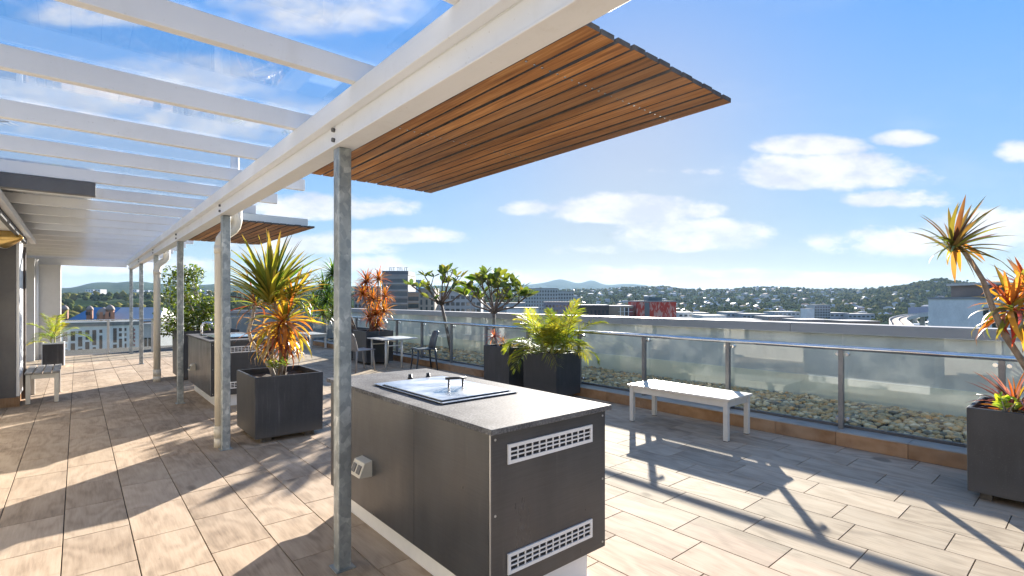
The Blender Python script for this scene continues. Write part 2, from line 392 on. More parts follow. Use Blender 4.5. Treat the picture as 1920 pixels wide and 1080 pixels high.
def mk_leaf(name, var=.35, trans=.5, tips=False):
    m, t, out = newmat(name)
    oi = t.new('ShaderNodeObjectInfo'); r = rnd(t)
    col = oi.outputs['Color']
    fiber = t.noise(t.vmath('MULTIPLY', objc(t), (1.5, 30, 4)), 2.0, 3, .6, t.math('MULTIPLY', r, 31))
    hs = t.new('ShaderNodeHueSaturation'); t.l.new(col, hs.inputs['Color'])
    t.put(hs.inputs['Hue'], t.math('ADD', .5 - .03, t.math('MULTIPLY', t.math('FRACT', t.math('MULTIPLY', r, 5.3)), .06)))
    t.put(hs.inputs['Value'], t.math('ADD', 1 - var, t.math('MULTIPLY', t.math('ADD', t.math('MULTIPLY', r, .7), t.math('MULTIPLY', fiber, .6)), 2 * var * .77)))
    hc = hs.outputs[0]
    if tips:
        sx = t.new('ShaderNodeSeparateXYZ'); t.l.new(objc(t), sx.inputs[0])
        dry = t.smooth(t.math('ADD', sx.outputs[0], t.math('MULTIPLY', t.math('SUBTRACT', t.noise(objc(t), 6, 3, .6, t.math('MULTIPLY', r, 17)), .5), .9)), .62, 1.02)
        hc = t.mix(t.math('MULTIPLY', dry, .75), hc, c3(.20, .115, .05))
    d = t.new('ShaderNodeBsdfDiffuse'); t.l.new(hc, d.inputs[0])
    tl = t.new('ShaderNodeBsdfTranslucent')
    t.l.new(t.mix(1.0, hc, c3(1.35, 1.25, .6), 'MULTIPLY'), tl.inputs[0])
    a = t.new('ShaderNodeMixShader'); a.inputs[0].default_value = trans; t.l.new(d.outputs[0], a.inputs[1]); t.l.new(tl.outputs[0], a.inputs[2])
    g = t.new('ShaderNodeBsdfGlossy'); g.inputs['Roughness'].default_value = .45
    fr = t.new('ShaderNodeFresnel'); fr.inputs[0].default_value = 1.4
    b = t.new('ShaderNodeMixShader'); t.put(b.inputs[0], t.math('MULTIPLY', fr.outputs[0], .22)); t.l.new(a.outputs[0], b.inputs[1]); t.l.new(g.outputs[0], b.inputs[2])
    t.l.new(b.outputs[0], out.inputs[0]); return m
leaf_mat = mk_leaf('leaf')
strap_mat = mk_leaf('strap_leaf', .35, .5, True)
bark = mottled('bark', (.16, .12, .09), (.32, .26, .20), 26, .9, bump=.6, stretch=(1, 1, .5))
bark_pale = mottled('bark_pale', (.28, .24, .20), (.48, .43, .37), 22, .85, bump=.5, stretch=(1, 1, .7))
bark_dark = mottled('bark_dark', (.10, .075, .06), (.24, .18, .145), 22, .85, bump=.5)

def mk_pebble():
    m, t, out = newmat('river_pebble')
    r = t.new('ShaderNodeNewGeometry').outputs['Random Per Island']
    n = t.noise(pos(t), 60, 4, .6)
    col = t.ramp(r, [(0, (.10, .10, .09)), (.16, (.22, .21, .17)), (.34, (.36, .30, .19)), (.50, (.42, .29, .14)), (.62, (.26, .26, .20)), (.76, (.50, .27, .09)), (.88, (.48, .42, .30)), (1, (.60, .54, .42))])
    e = col.node.color_ramp; e.interpolation = 'LINEAR'
    k = t.math('ADD', 1.05, t.math('MULTIPLY', n, .75))
    prin(t, out, t.mix(1.0, col, t.comb(t.math('MULTIPLY', k, 1.12), k, t.math('MULTIPLY', k, .78)), 'MULTIPLY'), .5, 0, .5, 0, n, .2, .004); return m
pebble_mat = mk_pebble()

# ------------------------------------------------------------------ ground / terrain
def sstep(a, b, x):
    t = min(1, max(0, (x - a) / (b - a))); return t * t * (3 - 2 * t)
def gauss(x, c, w): return math.exp(-((x - c) / w) ** 2)
GROUND = -35.0
def terrain(x, y):
    d = x * FWD.x + y * FWD.y; r = x * RGT.x + y * RGT.y
    rng = math.hypot(x, y)
    n = noise.fractal(Vector((x / 420, y / 420, 0)), .9, 2.0, 4)
    h = GROUND
    if d < 60:
        return h + n * 1.5 * sstep(100, 400, rng)
    u = CX + F * r / d
    right = sstep(820, 1150, u)
    # suburb rising towards its ridge
    crest = 53 + 11 * gauss(u, 1435, 42) + 7 * gauss(u, 1215, 60) + 3 * math.sin(u / 37.0) + 2 * math.sin(u / 13.0)
    up = sstep(620, 2900, d) * (1 - .6 * sstep(3000, 4500, d))
    h += right * ((crest + 35) * up + n * 9 * sstep(700, 1500, d))
    # the wooded hill on the right
    hh = 50 * gauss(u, 1765, 90) + 20 * gauss(u, 1900, 90) + 12 * gauss(u, 1650, 70) + 7 * gauss(u, 1762, 20)
    h += hh * math.exp(-((d - 1650) / 420.0) ** 2) * .98
    # left: parkland rising a little, then the blue range
    left = 1 - right
    h += left * (40 * sstep(350, 1100, d) + n * 4 * sstep(300, 800, d))
    rg = 112 + 26 * gauss(u, 243, 45) + 14 * gauss(u, 170, 40) - 18 * gauss(u, 118, 30) + 18 * gauss(u, 330, 60) + 10 * gauss(u, 420, 40) + n * 16
    h += left * (rg - 4) * sstep(1800, 4300, d) * (1 - .5 * sstep(4600, 7000, d))
    # far mountains straight ahead
    mt = 260 + 60 * gauss(u, 1050, 22) + 70 * gauss(u, 1110, 16) + 25 * gauss(u, 1105, 50) + 20 * math.sin(u / 23.0) - 120 * sstep(1150, 1330, u) - 40 * sstep(1500, 1650, u)
    h += mt * sstep(5200, 9000, d) * (1 - sstep(10000, 13000, d)) * sstep(700, 950, u)
    return h
def mk_ground():
    m, t, out = newmat('ground_cover')
    p = pos(t)
    a = t.noise(p, .012, 6, .65); b = t.noise(p, .07, 5, .65)
    f = t.math('ADD', t.math('MULTIPLY', a, .55), t.math('MULTIPLY', b, .45))
    prin(t, out, t.ramp(f, [(.36, (.022, .042, .018)), (.50, (.04, .065, .026)), (.62, (.075, .085, .045)), (.74, (.12, .11, .085))]), 1.0, 0, 0.0)
    return m
def build_ground():
    az = [math.atan2(FWD.y, FWD.x)]
    c = az[0]; angs = []
    a = -180.0
    while a < 180:
        angs.append(a); a += .35 if -52 < a < 52 else 4.0
    rad = [0.0] + list(np.geomspace(18, 15000, 92))
    na = len(angs); vs = [(0, 0, GROUND)]
    for rr in rad[1:]:
        for a in angs:
            x, y = rr * math.cos(c + R(a)), rr * math.sin(c + R(a)); vs.append((x, y, terrain(x, y)))
    fs = [(0, 1 + j, 1 + (j + 1) % na) for j in range(na)]
    for i in range(len(rad) - 2):
        for j in range(na):
            p, q = 1 + i * na, 1 + (i + 1) * na
            fs.append((p + j, q + j, q + (j + 1) % na, p + (j + 1) % na))
    b = MB(); b.add(vs, fs, 0, True); structure(b.build('ground', mk_ground()))
build_ground()

# ------------------------------------------------------------------ the terrace floor
XL0, XK, Y0, Y1 = -3.2, 5.95, -5.0, 18.0        # floor from the building to the kerb
floor = MB(); floor.box(XL0, 8.2, Y0 - .5, 20.2, -.30, -.012)
floor = structure(floor.build('terrace_floor', grout))
b = MB(); b.box(XL0 + .1, 8.1, Y0 - .4, 20.1, GROUND - 1, -.302); structure(b.build('building_podium', concrete))
TW, TL, GAP = .335, .60, .006
def proj(x, y, z):
    d = x * FWD.x + y * FWD.y; r = x * RGT.x + y * RGT.y
    return (CX + F * r / d, HV - (z - EYE) / d * F, d) if d > .05 else (0, 0, -1)
tiles = []
k0 = math.floor((XL0 + .07) / TW)
for k in range(k0, 40):
    xa = -.07 + k * TW; xb = xa + TW
    if xa > XK - .02: break
    xa2, xb2 = max(xa, XL0), min(xb, XK)
    off = (.30 + k * .2 + random.choice((-.06, 0, .04))) % TL
    yy = Y0 - TL + off
    while yy < Y1 - .05:
        ya, yb = max(yy, Y0), min(yy + TL, Y1)
        if yb - ya > .03 and xb2 - xa2 > .03: tiles.append((xa2, xb2, ya, yb))
        yy += TL
def vis(t):
    u, v, d = proj((t[0] + t[1]) / 2, (t[2] + t[3]) / 2, 0)
    if d < .4 or u < -150 or u > 2080 or v > 1230: return 1e9
    return d
tiles.sort(key=vis)
def tile_mesh(w, l):
    b = MB(); x, y = w / 2 - GAP / 2, l / 2 - GAP / 2; c = .0009
    b.add([(-x, -y, -.010), (x, -y, -.010), (x, y, -.010), (-x, y, -.010), (-x, -y, -c), (x, -y, -c), (x, y, -c), (-x, y, -c),
           (-x + c, -y + c, 0), (x - c, -y + c, 0), (x - c, y - c, 0), (-x + c, y - c, 0)],
          [(0, 1, 5, 4), (1, 2, 6, 5), (2, 3, 7, 6), (3, 0, 4, 7), (4, 5, 9, 8), (5, 6, 10, 9), (6, 7, 11, 10), (7, 4, 8, 11), (8, 9, 10, 11)])
    return b
cache = {}
rest = MB()
for i, (xa, xb, ya, yb) in enumerate(tiles):
    lift = random.uniform(-.0006, .0006)
    if i < 290 and vis((xa, xb, ya, yb)) < 1e8:
        key = (round(xb - xa, 3), round(yb - ya, 3))
        if key not in cache: cache[key] = tile_mesh(*key).mesh('tile', wood_tile)
        link('tile', cache[key], floor, 0, ((xa + xb) / 2, (ya + yb) / 2, lift))
    else:
        tb = tile_mesh(xb - xa, yb - ya)
        rest.add([(p[0] + (xa + xb) / 2, p[1] + (ya + yb) / 2, p[2] + lift) for p in tb.v], tb.f)
stuff(rest.build('tiles', wood_tile, floor))

# kerb under the glass, with its face and top tiles
KH = .145
kerb = structure(boxpart('kerb', grout, None, XK + .012, 6.26, Y0, 17.98, -.012, KH - .012))
fm = {}
yy = .0
ys = [1.83 - .6 * k for k in range(-27, 10)]
for ya in sorted(ys):
    yb = ya + .6
    if ya < -3 or yb > 17.98: continue
    b = MB(); b.box(XK, XK + .0115, ya + .002, yb - .002, .001, KH - .011); b.build('face_tile', kerb_tile, kerb)
    b = MB(); b.box(XK - .004, 6.26, ya + .002, yb - .002, KH - .0105, KH); b.build('top_tile', kerb_top_tile, kerb, .002)

# pebble bed
def pebbles():
    base = []
    for s in range(8):
        bm = bmesh.new(); bmesh.ops.create_icosphere(bm, subdivisions=1, radius=1)
        for v in bm.verts: v.co *= random.uniform(.86, 1.14)
        base.append((np.array([v.co[:] for v in bm.verts]), np.array([[v.index for v in f.verts] for f in bm.faces]))); bm.free()
    V, Fc = [], []; o = 0
    def put(x, y, z, s):
        nonlocal o
        bv, bf = random.choice(base)
        sc = np.array([s * random.uniform(.9, 1.45), s * random.uniform(.8, 1.15), s * random.uniform(.55, .8)])
        a = random.uniform(0, math.tau); ca, sa = math.cos(a), math.sin(a)
        p = bv * sc; tl = random.uniform(-.35, .35)
        p = np.stack([p[:, 0], p[:, 1] * math.cos(tl) - p[:, 2] * math.sin(tl), p[:, 1] * math.sin(tl) + p[:, 2] * math.cos(tl)], 1)
        p = np.stack([p[:, 0] * ca - p[:, 1] * sa, p[:, 0] * sa + p[:, 1] * ca, p[:, 2]], 1) + np.array([x, y, z])
        V.append(p); Fc.append(bf + o); o += len(p)
    y = -1.5
    while y < 17.6:
        st = .062 if y < 8 else .085
        x = 6.31
        while x < 7.86:
            hgt = .085 + .045 * sstep(6.3, 7.0, x) + .025 * noise.noise(Vector((x * 2, y * 2, 0)))
            put(x + random.uniform(-.02, .02), y + random.uniform(-.02, .02), hgt + random.uniform(-.012, .018), random.uniform(.024, .046) * (1 if y < 8 else 1.3))
            x += st
        y += st
    V = np.concatenate(V); Fc = np.concatenate(Fc)
    me = bpy.data.meshes.new('pebbles'); me.from_pydata(V.tolist(), [], Fc.tolist()); me.materials.append(pebble_mat)
    me.polygons.foreach_set('use_smooth', [True] * len(Fc)); me.update()
    stuff(link('pebbles', me))
pebbles()
bed = MB()
nx, ny = 6, 40
vs = [(6.27 + 1.63 * i / nx, -3 + 20.9 * j / ny, .06 + .04 * sstep(6.3, 7.0, 6.27 + 1.63 * i / nx)) for j in range(ny + 1) for i in range(nx + 1)]
bed.add(vs, [(j * (nx + 1) + i, j * (nx + 1) + i + 1, (j + 1) * (nx + 1) + i + 1, (j + 1) * (nx + 1) + i) for j in range(ny) for i in range(nx)], 0, True)
structure(bed.build('gravel_bed', soil))

# parapet wall with its cap
pw = thing('parapet_wall', 'long rendered parapet wall with a grey cap beyond the glass balustrade', 'wall', (7.9, 8, 0))
pw.location = (0, 0, 0)
boxpart('wall', parapet_paint, pw, 7.92, 8.14, -6, 20.1, -.011, 1.03)
boxpart('light_band', light_band_paint, pw, 7.908, 7.9195, -6, 19.9, -.011, .43)  # pale band: sunlight thrown onto the wall, put into its colour
for ya in np.arange(-6, 20.1, 3.0):
    yb = min(ya + 3.0, 20.2)
    if yb - ya > .1: boxpart('cap', cap_grey, pw, 7.86, 8.2, ya + .002, yb - .002, 1.031, 1.17, .006)
bp = thing('parapet_wall', 'grey end parapet wall facing down the terrace behind the leafy shrub', 'wall')
boxpart('wall', render_grey, bp, 3.3, 7.85, 20.0, 20.2, -.011, 1.02)
boxpart('cap', cap_grey, bp, 3.26, 7.857, 19.95, 20.25, 1.021, 1.13, .006)

# glass balustrade along the kerb
gb = thing('glass_balustrade', 'long glass balustrade with steel handrail standing on the tiled kerb', 'balustrade')
PY = [0.605 + 1.2265 * k for k in range(-3, 15)]
post_b = MB(); post_b.box(-.028, .028, -.0225, .0225, 0, .83); pm = post_b.mesh('post', mottled('post_grey', (.20, .20, .205), (.27, .27, .275), 6, .4, .5, bump=.03))
bk = MB(); bk.box(-.02, .02, -.015, .015, 0, .035); bk.tube([(.0, -.06, .01), (0, .06, .01)], .012, 8); bkm = bk.mesh('bracket', steel)
bolt = MB(); bolt.tube([(-.03, 0, 0), (.03, 0, 0)], .018, 10); boltm = bolt.mesh('clamp', steel)
GX = 6.165
for k, y in enumerate(PY):
    p = link('post', pm, gb, .003, (6.12, y, KH))
    link('bracket', bkm, p, 0, (0, 0, .83))
    for zz in (.78, .10):
        for sgn in (-1, 1): link('clamp', boltm, p, 0, (.045, sgn * .045, zz))
    if k + 1 < len(PY):
        boxpart('glass_panel', fence_glass, gb, GX, GX + .010, y + .006, PY[k + 1] - .006, KH + .035, 1.14)
hr = MB(); hr.tube([(6.105, -3.2, .992), (6.105, 17.6, .992)], .025, 14); hr.build('handrail', steel, gb)
b = MB(); b.box(6.19, 6.235, -3.2, 17.6, KH + .001, KH + .028); b.build('base_channel', dark_grey, gb)

# far glass balustrade across the end of the terrace
fb = thing('glass_balustrade', 'glass balustrade across the far left end above the white building', 'balustrade')
xs = [-.36 + 1.0 * k for k in range(7)]
for k, x in enumerate(xs):
    boxpart('post', alu, fb, x - .03, x + .03, 17.86, 17.92, 0, .93, .003)
    if k + 1 < len(xs): boxpart('glass_panel', far_glass, fb, x + .04, xs[k + 1] - .04, 17.89, 17.90, .05, .92)
boxpart('handrail', steel, fb, -.4, 5.7, 17.855, 17.925, .931, .96, .004)

# ------------------------------------------------------------------ pergola
PXC = 1.13
pg = thing('pergola', 'long white pergola with rafters carried on galvanised steel posts', 'pergola')
bm_ = MB(); bm_.box(1.085, 1.175, -4, 17.75, 2.357, 2.46)
bm_.box(1.085, 1.205, -4, 17.75, 2.4605, 2.565); bm_.build('beam', beam_paint, pg, .004)
boxpart('gutter_lip', beam_paint, pg, 1.035, 1.0845, -4, 17.75, 2.462, 2.567, .004)
boxpart('flange', beam_paint, pg, 1.07, 1.19, -4, 17.75, 2.345, 2.3565, .003)
bolt2 = MB(); bolt2.tube([(-.016, 0, 0), (.002, 0, 0)], .012, 6); b2m = bolt2.mesh('bolt', dark_grey)
for k in range(6):
    y = 2.79 + 2.968 * k
    pp = MB(); pp.box(-.0375, .0375, -.0375, .0375, 0, 2.3445); p = pp.build('post', galv, pg, .006, (PXC, y, 0))
    boxpart('base_plate', galv, p, -.055, .055, -.055, .055, .0005, .008)
    for zz in (2.385, 2.44): link('bolt', b2m, pg, 0, (1.085, y, zz))
raf = MB(); raf.box(-2.5, 1.69, -.025, .025, 2.568, 2.675); rm = raf.mesh('rafter', rafter_paint)
for k in range(19): link('rafter', rm, pg, .003, (0, 1.52 - .9 * 0 + .9 * k, 0)) if k else link('rafter', rm, pg, .003, (0, 1.52, 0))
link('rafter', rm, pg, .003, (0, .62, 0)); link('rafter', rm, pg, .003, (0, -.28, 0))
boxpart('soffit_panel', white_paint, pg, -2.5, .118, 6.055, 17.65, 2.6875, 2.70)
boxpart('end_beam', white_paint, pg, -2.5, 1.034, 17.66, 17.76, 2.40, 2.567, .004)
ya = -.3
while ya < 17.5:
    boxpart('roof_sheet', roof_glass, pg, -2.5, 1.62, ya + .004, ya + 1.79, 2.680, 2.686); ya += 1.8

def awning(y0, y1, label, inset=.06):
    a = thing('timber_awning', label, 'awning', (1.2, (y0 + y1) / 2, 2.42)); cy_ = (y0 + y1) / 2
    n, x0, x1 = 13, 1.208, 2.325; w = (x1 - x0) / n
    for k in range(n):
        b = MB(); b.box(-w / 2 + .0068, w / 2 - .0068, -(y1 - y0) / 2, (y1 - y0) / 2, 0, .022)
        for q, f in enumerate(b.f):
            if q in (1, 2, 3, 4, 5): b.m[q] = 1  # sides and top painted dark too, as shade in the gaps
        o = b.build('board', [hardwood, board_end_gap_shade], a, .002, (x0 + w * (k + .5) - 1.2, random.uniform(-.008, .008), random.uniform(-.003, .003)))
        for yy in (-.42, .0, .42):
            if k % 2 == 0 or yy:
                pass
    sc = MB()
    for k in range(n):
        for yy in (-.38, 0, .38):
            for s in (-.022, .022):
                x = x0 + w * (k + .5) - 1.2 + s
                sc.tube([(x, yy * (y1 - y0), -.003), (x, yy * (y1 - y0), .001)], .0055, 6)
    stuff(sc.build('screws', steel, a))
    fr = MB(); zz0, zz1 = .0245, .115; hx0, hx1, hy = .006, x1 - 1.2 - .07, (y1 - y0) / 2 - inset
    fr.box(hx0, hx1, -hy, -hy + .05, zz0, zz1); fr.box(hx0, hx1, hy - .05, hy, zz0, zz1)
    fr.box(hx1 - .05, hx1, -hy + .051, hy - .051, zz0, zz1); fr.box(hx0, hx1 - .051, -.03, .03, zz0, zz1)
    fr.build('frame', alu_pale, a, .003)
    boxpart('roof_sheet', dark_void, a, hx0, hx1, -hy + .02, hy - .02, zz1 + .001, zz1 + .004)  # dark sheet added above the boards to keep the gaps black
alu_pale = mottled('alu_pale', (.52, .56, .58), (.60, .64, .66), 4, .4, .2, bump=.03)
awning(1.14, 3.79, 'near timber slatted awning on the white beam, filling the upper middle', .42)
awning(6.63, 9.26, 'smaller looking farther timber slatted awning above the spiky potted plant')

def downpipe(y, label):
    b = MB(); r = .054
    b.tube([(1.26, y + .02, 2.45), (1.26, y + .02, 2.31), (1.25, y + .02, 2.265), (1.22, y + .015, 2.225), (1.15, y + .005, 2.165), (1.12, y, 2.12), (1.11, y, 2.06), (1.11, y, .12)], r, 16)
    o = b.build('downpipe', pipe_cream); tag(o, label, 'downpipe')
    for za, zb, ra in ((.10, .22, .008), (0.0, .099, .006), (1.97, 2.05, .006)):
        c = MB(); c.tube([(1.11, y, za), (1.11, y, zb)], r + ra, 16); c.build('collar', pipe_cream, o)
downpipe(5.885, 'cream downpipe beside the second galvanised post with an offset bend')
downpipe(11.36, 'thick cream downpipe farther along, standing before the leafy shrub')
vp = MB(); vp.tube([(1.36, 6.45, 2.57), (1.36, 6.45, 3.2)], .045, 14)
tag(vp.build('vent_pipe', white_paint), 'short white vent pipe rising above the pergola beam', 'pipe')

# ------------------------------------------------------------------ building on the left
curtained = mottled('curtained_glass', (.20, .20, .19), (.34, .33, .31), 1.5, .12, bump=0, stretch=(1, 6, .3))
bl = thing('rooftop_building', 'dark grey rooftop building with deep eaves at the left edge', 'building')
w_ = MB()
w_.box(-3.1, -.95, Y0, 9.95, 0, .42); w_.box(-3.1, -.95, Y0, 9.95, 2.1, 2.42)
for ya, yb in ((Y0, -4.2), (-2.2, -1.4), (.6, 1.4), (3.4, 4.2), (6.2, 7.0), (9.0, 9.95)): w_.box(-3.1, -.95, ya, yb, .4205, 2.0995)
w_.build('wall', cream_paint, bl)
for ya, yb in ((-4.2, -2.2), (-1.4, .6), (1.4, 3.4), (4.2, 6.2), (7.0, 9.0)):
    boxpart('window', curtained, bl, -1.06, -1.05, ya, yb, .4205, 2.0995)
pr = MB(); pr.box(-2.2, -.66, 9.96, 10.78, .0, 2.36); pr.build('pier', pier_grey, bl, .004)
boxpart('pier_lining', white_paint, bl, -.659, -.625, 9.98, 10.60, .14, 2.34, .002)
boxpart('door_frame', mottled('dark_brown', (.05, .035, .03), (.07, .05, .04), 5, .5), bl, -.659, -.60, 10.66, 10.79, 0, 2.3, .003)
boxpart('skirting', kerb_tile, bl, -2.2, -.62, 9.945, 9.959, 0, .13)
boxpart('skirting', kerb_tile, bl, -.6585, -.6455, 9.96, 10.6, 0, .13)
boxpart('fascia', dark_grey, bl, -.655, -.612, 5.6, 11.15, 2.385, 2.50, .003)
boxpart('eaves', white_paint, bl, -2.3, -.656, 5.6, 11.15, 2.44, 2.465)
boxpart('gutter', white_paint, bl, -.6115, -.545, 5.6, 12.0, 2.455, 2.535, .006)
boxpart('lintel', dark_grey, bl, -2.4, .125, 5.98, 6.05, 2.44, 2.562, .003)
# end pilaster
ep = thing('end_wall', 'pale rendered wall at the far left end of the terrace', 'wall')
boxpart('wall', render_pale := mottled('render_pale', (.55, .54, .52), (.62, .61, .59), 1.5, .75, bump=.15), ep, -1.6, -.80, 17.0, 17.4, 0, 2.52, .004)
boxpart('pilaster', render_pale, ep, -.78, -.33, 17.5, 17.95, 0, 2.395, .004)
boxpart('plinth', cap_grey, ep, -.785, -.325, 17.47, 17.955, 0, .12, .004)
b = MB(); b.tube([(-.79, 17.35, 0), (-.79, 17.35, 2.5)], .05, 12); tag(b.build('downpipe', white_paint), 'slim white downpipe against the pale far left wall', 'downpipe')

# wall lamp on the pier
wl = thing('wall_lamp', 'brass horn shaped wall lamp with a round white globe on the dark pier', 'lamp')
RZ0 = math.atan2(RGT.y, RGT.x); c0 = PW(2, 444, 7.0)
def ring_lathe(prof, n=20):
    vs = []; 
    for (r, x) in prof:
        for j in range(n):
            a = math.tau * j / n; vs.append((x, r * math.cos(a), r * math.sin(a)))
    fs = [(i * n + j, i * n + (j + 1) % n, (i + 1) * n + (j + 1) % n, (i + 1) * n + j) for i in range(len(prof) - 1) for j in range(n)]
    return vs, fs
b = MB(); vs, fs = ring_lathe([(.02, 0), (.11, .015), (.16, .05), (.11, .085), (.02, .10)]); b.add(vs, fs, 0, True)
o = b.build('globe', white_paint, wl); o.location = c0 - RGT * .03 - FWD * .2; o.rotation_euler = (0, 0, RZ0)
b = MB(); vs, fs = ring_lathe([(.150, .0), (.158, .004), (.158, .010), (.135, .05), (.09, .13), (.04, .21), (.012, .25), (.0, .252)]); b.add(vs, fs, 0, True)
o = b.build('shade', brass, wl); o.location = c0 + RGT * .05; o.rotation_euler = (0, R(4), RZ0)
b = MB(); vs, fs = ring_lathe([(.159, -.008), (.164, .0), (.159, .010)]); b.add(vs, fs, 0, True)
q = b.build('rim', white_paint, o)
b = MB(); b.tube([c0, c0 + FWD * .3 + Vector((0, 0, -.05)), (-.9, 9.955, 2.2)], .012, 8); b.build('bracket', dark_grey, wl)

# TV antenna on the roof
an = thing('antenna', 'dark television antenna above the roof at the upper left edge', 'antenna')
c0 = PW(6, 228, 8.5)
b = MB(); b.tube([c0 - RGT * .4, c0 + RGT * .1], .01, 6); b.tube([(c0.x - .25, c0.y + .2, 2.6), c0 - RGT * .3], .015, 6)
b.build('mast', dark_grey, an)
b = MB()
for k in range(4):
    c = c0 - RGT * (.3 - .12 * k); b.tube([c - FWD * .2, c + FWD * .2], .006, 5)
b.build('dipoles', dark_grey, an)

# ------------------------------------------------------------------ barbecue islands
def vent(parent, x0, x1, y, z0, z1):
    fr = MB(); t_ = .016
    fr.box(x0, x1, y - .008, y, z1 - t_, z1); fr.box(x0, x1, y - .008, y, z0, z0 + t_)
    fr.box(x0, x0 + t_, y - .008, y, z0 + t_, z1 - t_); fr.box(x1 - t_, x1, y - .008, y, z0 + t_, z1 - t_)
    v = fr.build('vent', vent_white, parent)
    g = MB(); n = 12; w = (x1 - x0 - 2 * t_) / n
    for k in range(1, n): g.box(x0 + t_ + w * k - .003, x0 + t_ + w * k + .003, y - .006, y - .001, z0 + t_, z1 - t_)
    h = (z1 - z0 - 2 * t_) / 3
    for k in (1, 2): g.box(x0 + t_, x1 - t_, y - .0065, y - .0015, z0 + t_ + h * k - .003, z0 + t_ + h * k + .003)
    g.build('grid', vent_white, v)
    boxpart('dark_back', dark_void, v, x0 + .01, x1 - .01, y - .0012, y - .0004, z0 + .01, z1 - .01)  # flat dark plate painted as the shade behind the grid
def bbq(x0, x1, y0, y1, label, tap=False):
    o = thing('barbecue', label, 'barbecue', group='barbecue islands')
    zt, zc, zp = .905, .932, .165
    boxpart('plinth', white_paint, o, x0 + .10, x1 - .10, y0 + .09, y1 - .09, 0, zp - .002, .003)
    boxpart('end_panel', laminate, o, x0 + .022, x1 - .022, y0 + .03, y0 + .048, zp, zt, .0015)
    boxpart('end_panel', laminate, o, x0 + .022, x1 - .022, y1 - .048, y1 - .03, zp, zt, .0015)
    ym = y0 + .048 + (y1 - y0 - .096) * .36
    for (a, c) in ((y0 + .049, ym - .0015), (ym + .0015, y1 - .049)):
        boxpart('side_panel', laminate, o, x0 + .022, x0 + .040, a, c, zp, zt, .0015)
    boxpart('side_panel', laminate, o, x1 - .040, x1 - .022, y0 + .049, y1 - .049, zp, zt, .0015)
    boxpart('corner_trim', alu, o, x0 + .019, x0 + .0215, y0 + .030, y0 + .040, zp, zt)
    fix = MB(); fix.tube([(0, -.0022, 0), (0, .0005, 0)], .006, 8); fxm = fix.mesh('screw', alu)
    for sx_ in (x0 + .045, x1 - .045):
        for sz_ in (zp + .03, (zp + zt) / 2, zt - .03): link('screw', fxm, o, 0, (sx_, y0 + .030, sz_))
    boxpart('base', dark_void, o, x0 + .041, x1 - .041, y0 + .0485, y1 - .0485, zp + .001, zp + .02)
    boxpart('counter', counter, o, x0, x1, y0, y1, zt + .0005, zc, .003)
    vent(o, x0 + .115, x1 - .135, y0 + .0298, .752, .842)
    vent(o, x0 + .115, x1 - .135, y0 + .0298, .250, .345)
    # power outlet on the long side
    yo = y0 + 1.30; q = MB(); xs_ = x0 + .0218
    q.add([(xs_, yo - .075, .40), (xs_, yo + .075, .40), (xs_ - .085, yo + .075, .405), (xs_ - .085, yo - .075, .405), (xs_, yo - .075, .50), (xs_, yo + .075, .50), (xs_ - .05, yo + .075, .492), (xs_ - .05, yo - .075, .492)],
          [(0, 1, 2, 3), (4, 7, 6, 5), (0, 3, 7, 4), (1, 5, 6, 2), (3, 2, 6, 7)])
    ot = q.build('power_outlet', cream_paint, o, .004)
    for s in (-.035, .035):
        p = MB(); p.obox((xs_ - .0675 - .0025, yo + s, .4485), (0, .022, 0), (.0095, 0, .0235), (.003, 0, -.0012)); p.build('socket', dark_grey, ot)
    # stainless hotplate and lid
    hx0, hx1, hy0, hy1 = x0 + .13, x0 + .67, y0 + .59, y0 + 1.43
    if not tap:
        boxpart('hotplate_frame', black_plastic, o, hx0 + .008, hx1 - .008, hy0 + .008, hy1 - .008, zc + .0005, zc + .004, .001)
        boxpart('tray', brushed, o, hx0, hx1, hy0, hy1, zc + .0045, zc + .0105, .002)
        boxpart('gasket', black_plastic, o, hx0 + .012, hx1 - .03, hy0 + .03, hy1 - .10, zc + .011, zc + .0135)
        ld = boxpart('lid', brushed, o, hx0 + .014, hx1 - .042, hy0 + .033, hy1 - .112, zc + .014, zc + .020, .002)
        h = MB(); cx_, cy2 = (hx0 + hx1) / 2 + .03, (hy0 + hy1 - .16) / 2
        h.tube([(cx_ - .05, cy2 + .02, zc + .075), (cx_ + .07, cy2 - .035, zc + .075)], .008, 10)
        for s in (.0, 1.0):
            px_, py_ = cx_ - .03 + .08 * s, cy2 + .011 - .037 * s; h.tube([(px_, py_, zc + .020), (px_, py_, zc + .072)], .006, 8)
        h.build('handle', black_plastic, ld)
        for (kx, ky) in ((x0 + .44, y0 + 1.50), (x0 + .57, y0 + 1.47)):
            k = MB(); k.tube([(kx, ky, zc), (kx, ky, zc + .012), (kx, ky, zc + .014), (kx, ky, zc + .036)], [.018, .018, .014, .013], 12); k.build('knob', black_plastic, o)
    else:
        boxpart('hotplate_frame', black_plastic, o, hx0 + .008, hx1 - .008, y0 + .35, y0 + .95, zc + .0005, zc + .014, .002)
        boxpart('lid', steel, o, hx0, hx1, y0 + .34, y0 + .96, zc + .0145, zc + .026, .003)
        boxpart('sink_rim', steel, o, hx0, hx1, y0 + 1.15, y0 + 1.65, zc + .0005, zc + .006, .002)
        boxpart('sink_bowl', dark_grey, o, hx0 + .04, hx1 - .04, y0 + 1.19, y0 + 1.61, zc + .0065, zc + .0075)
        t_ = MB(); tx, ty = x0 + .10, y0 + 1.2
        t_.tube([(tx, ty, zc), (tx, ty, zc + .16), (tx + .02, ty, zc + .2), (tx + .07, ty, zc + .215), (tx + .13, ty, zc + .20), (tx + .15, ty, zc + .15)], .016, 10)
        t_.tube([(tx, ty - .05, zc + .05), (tx, ty + .05, zc + .05)], .012, 8); t_.build('tap', chrome, o)
    return o
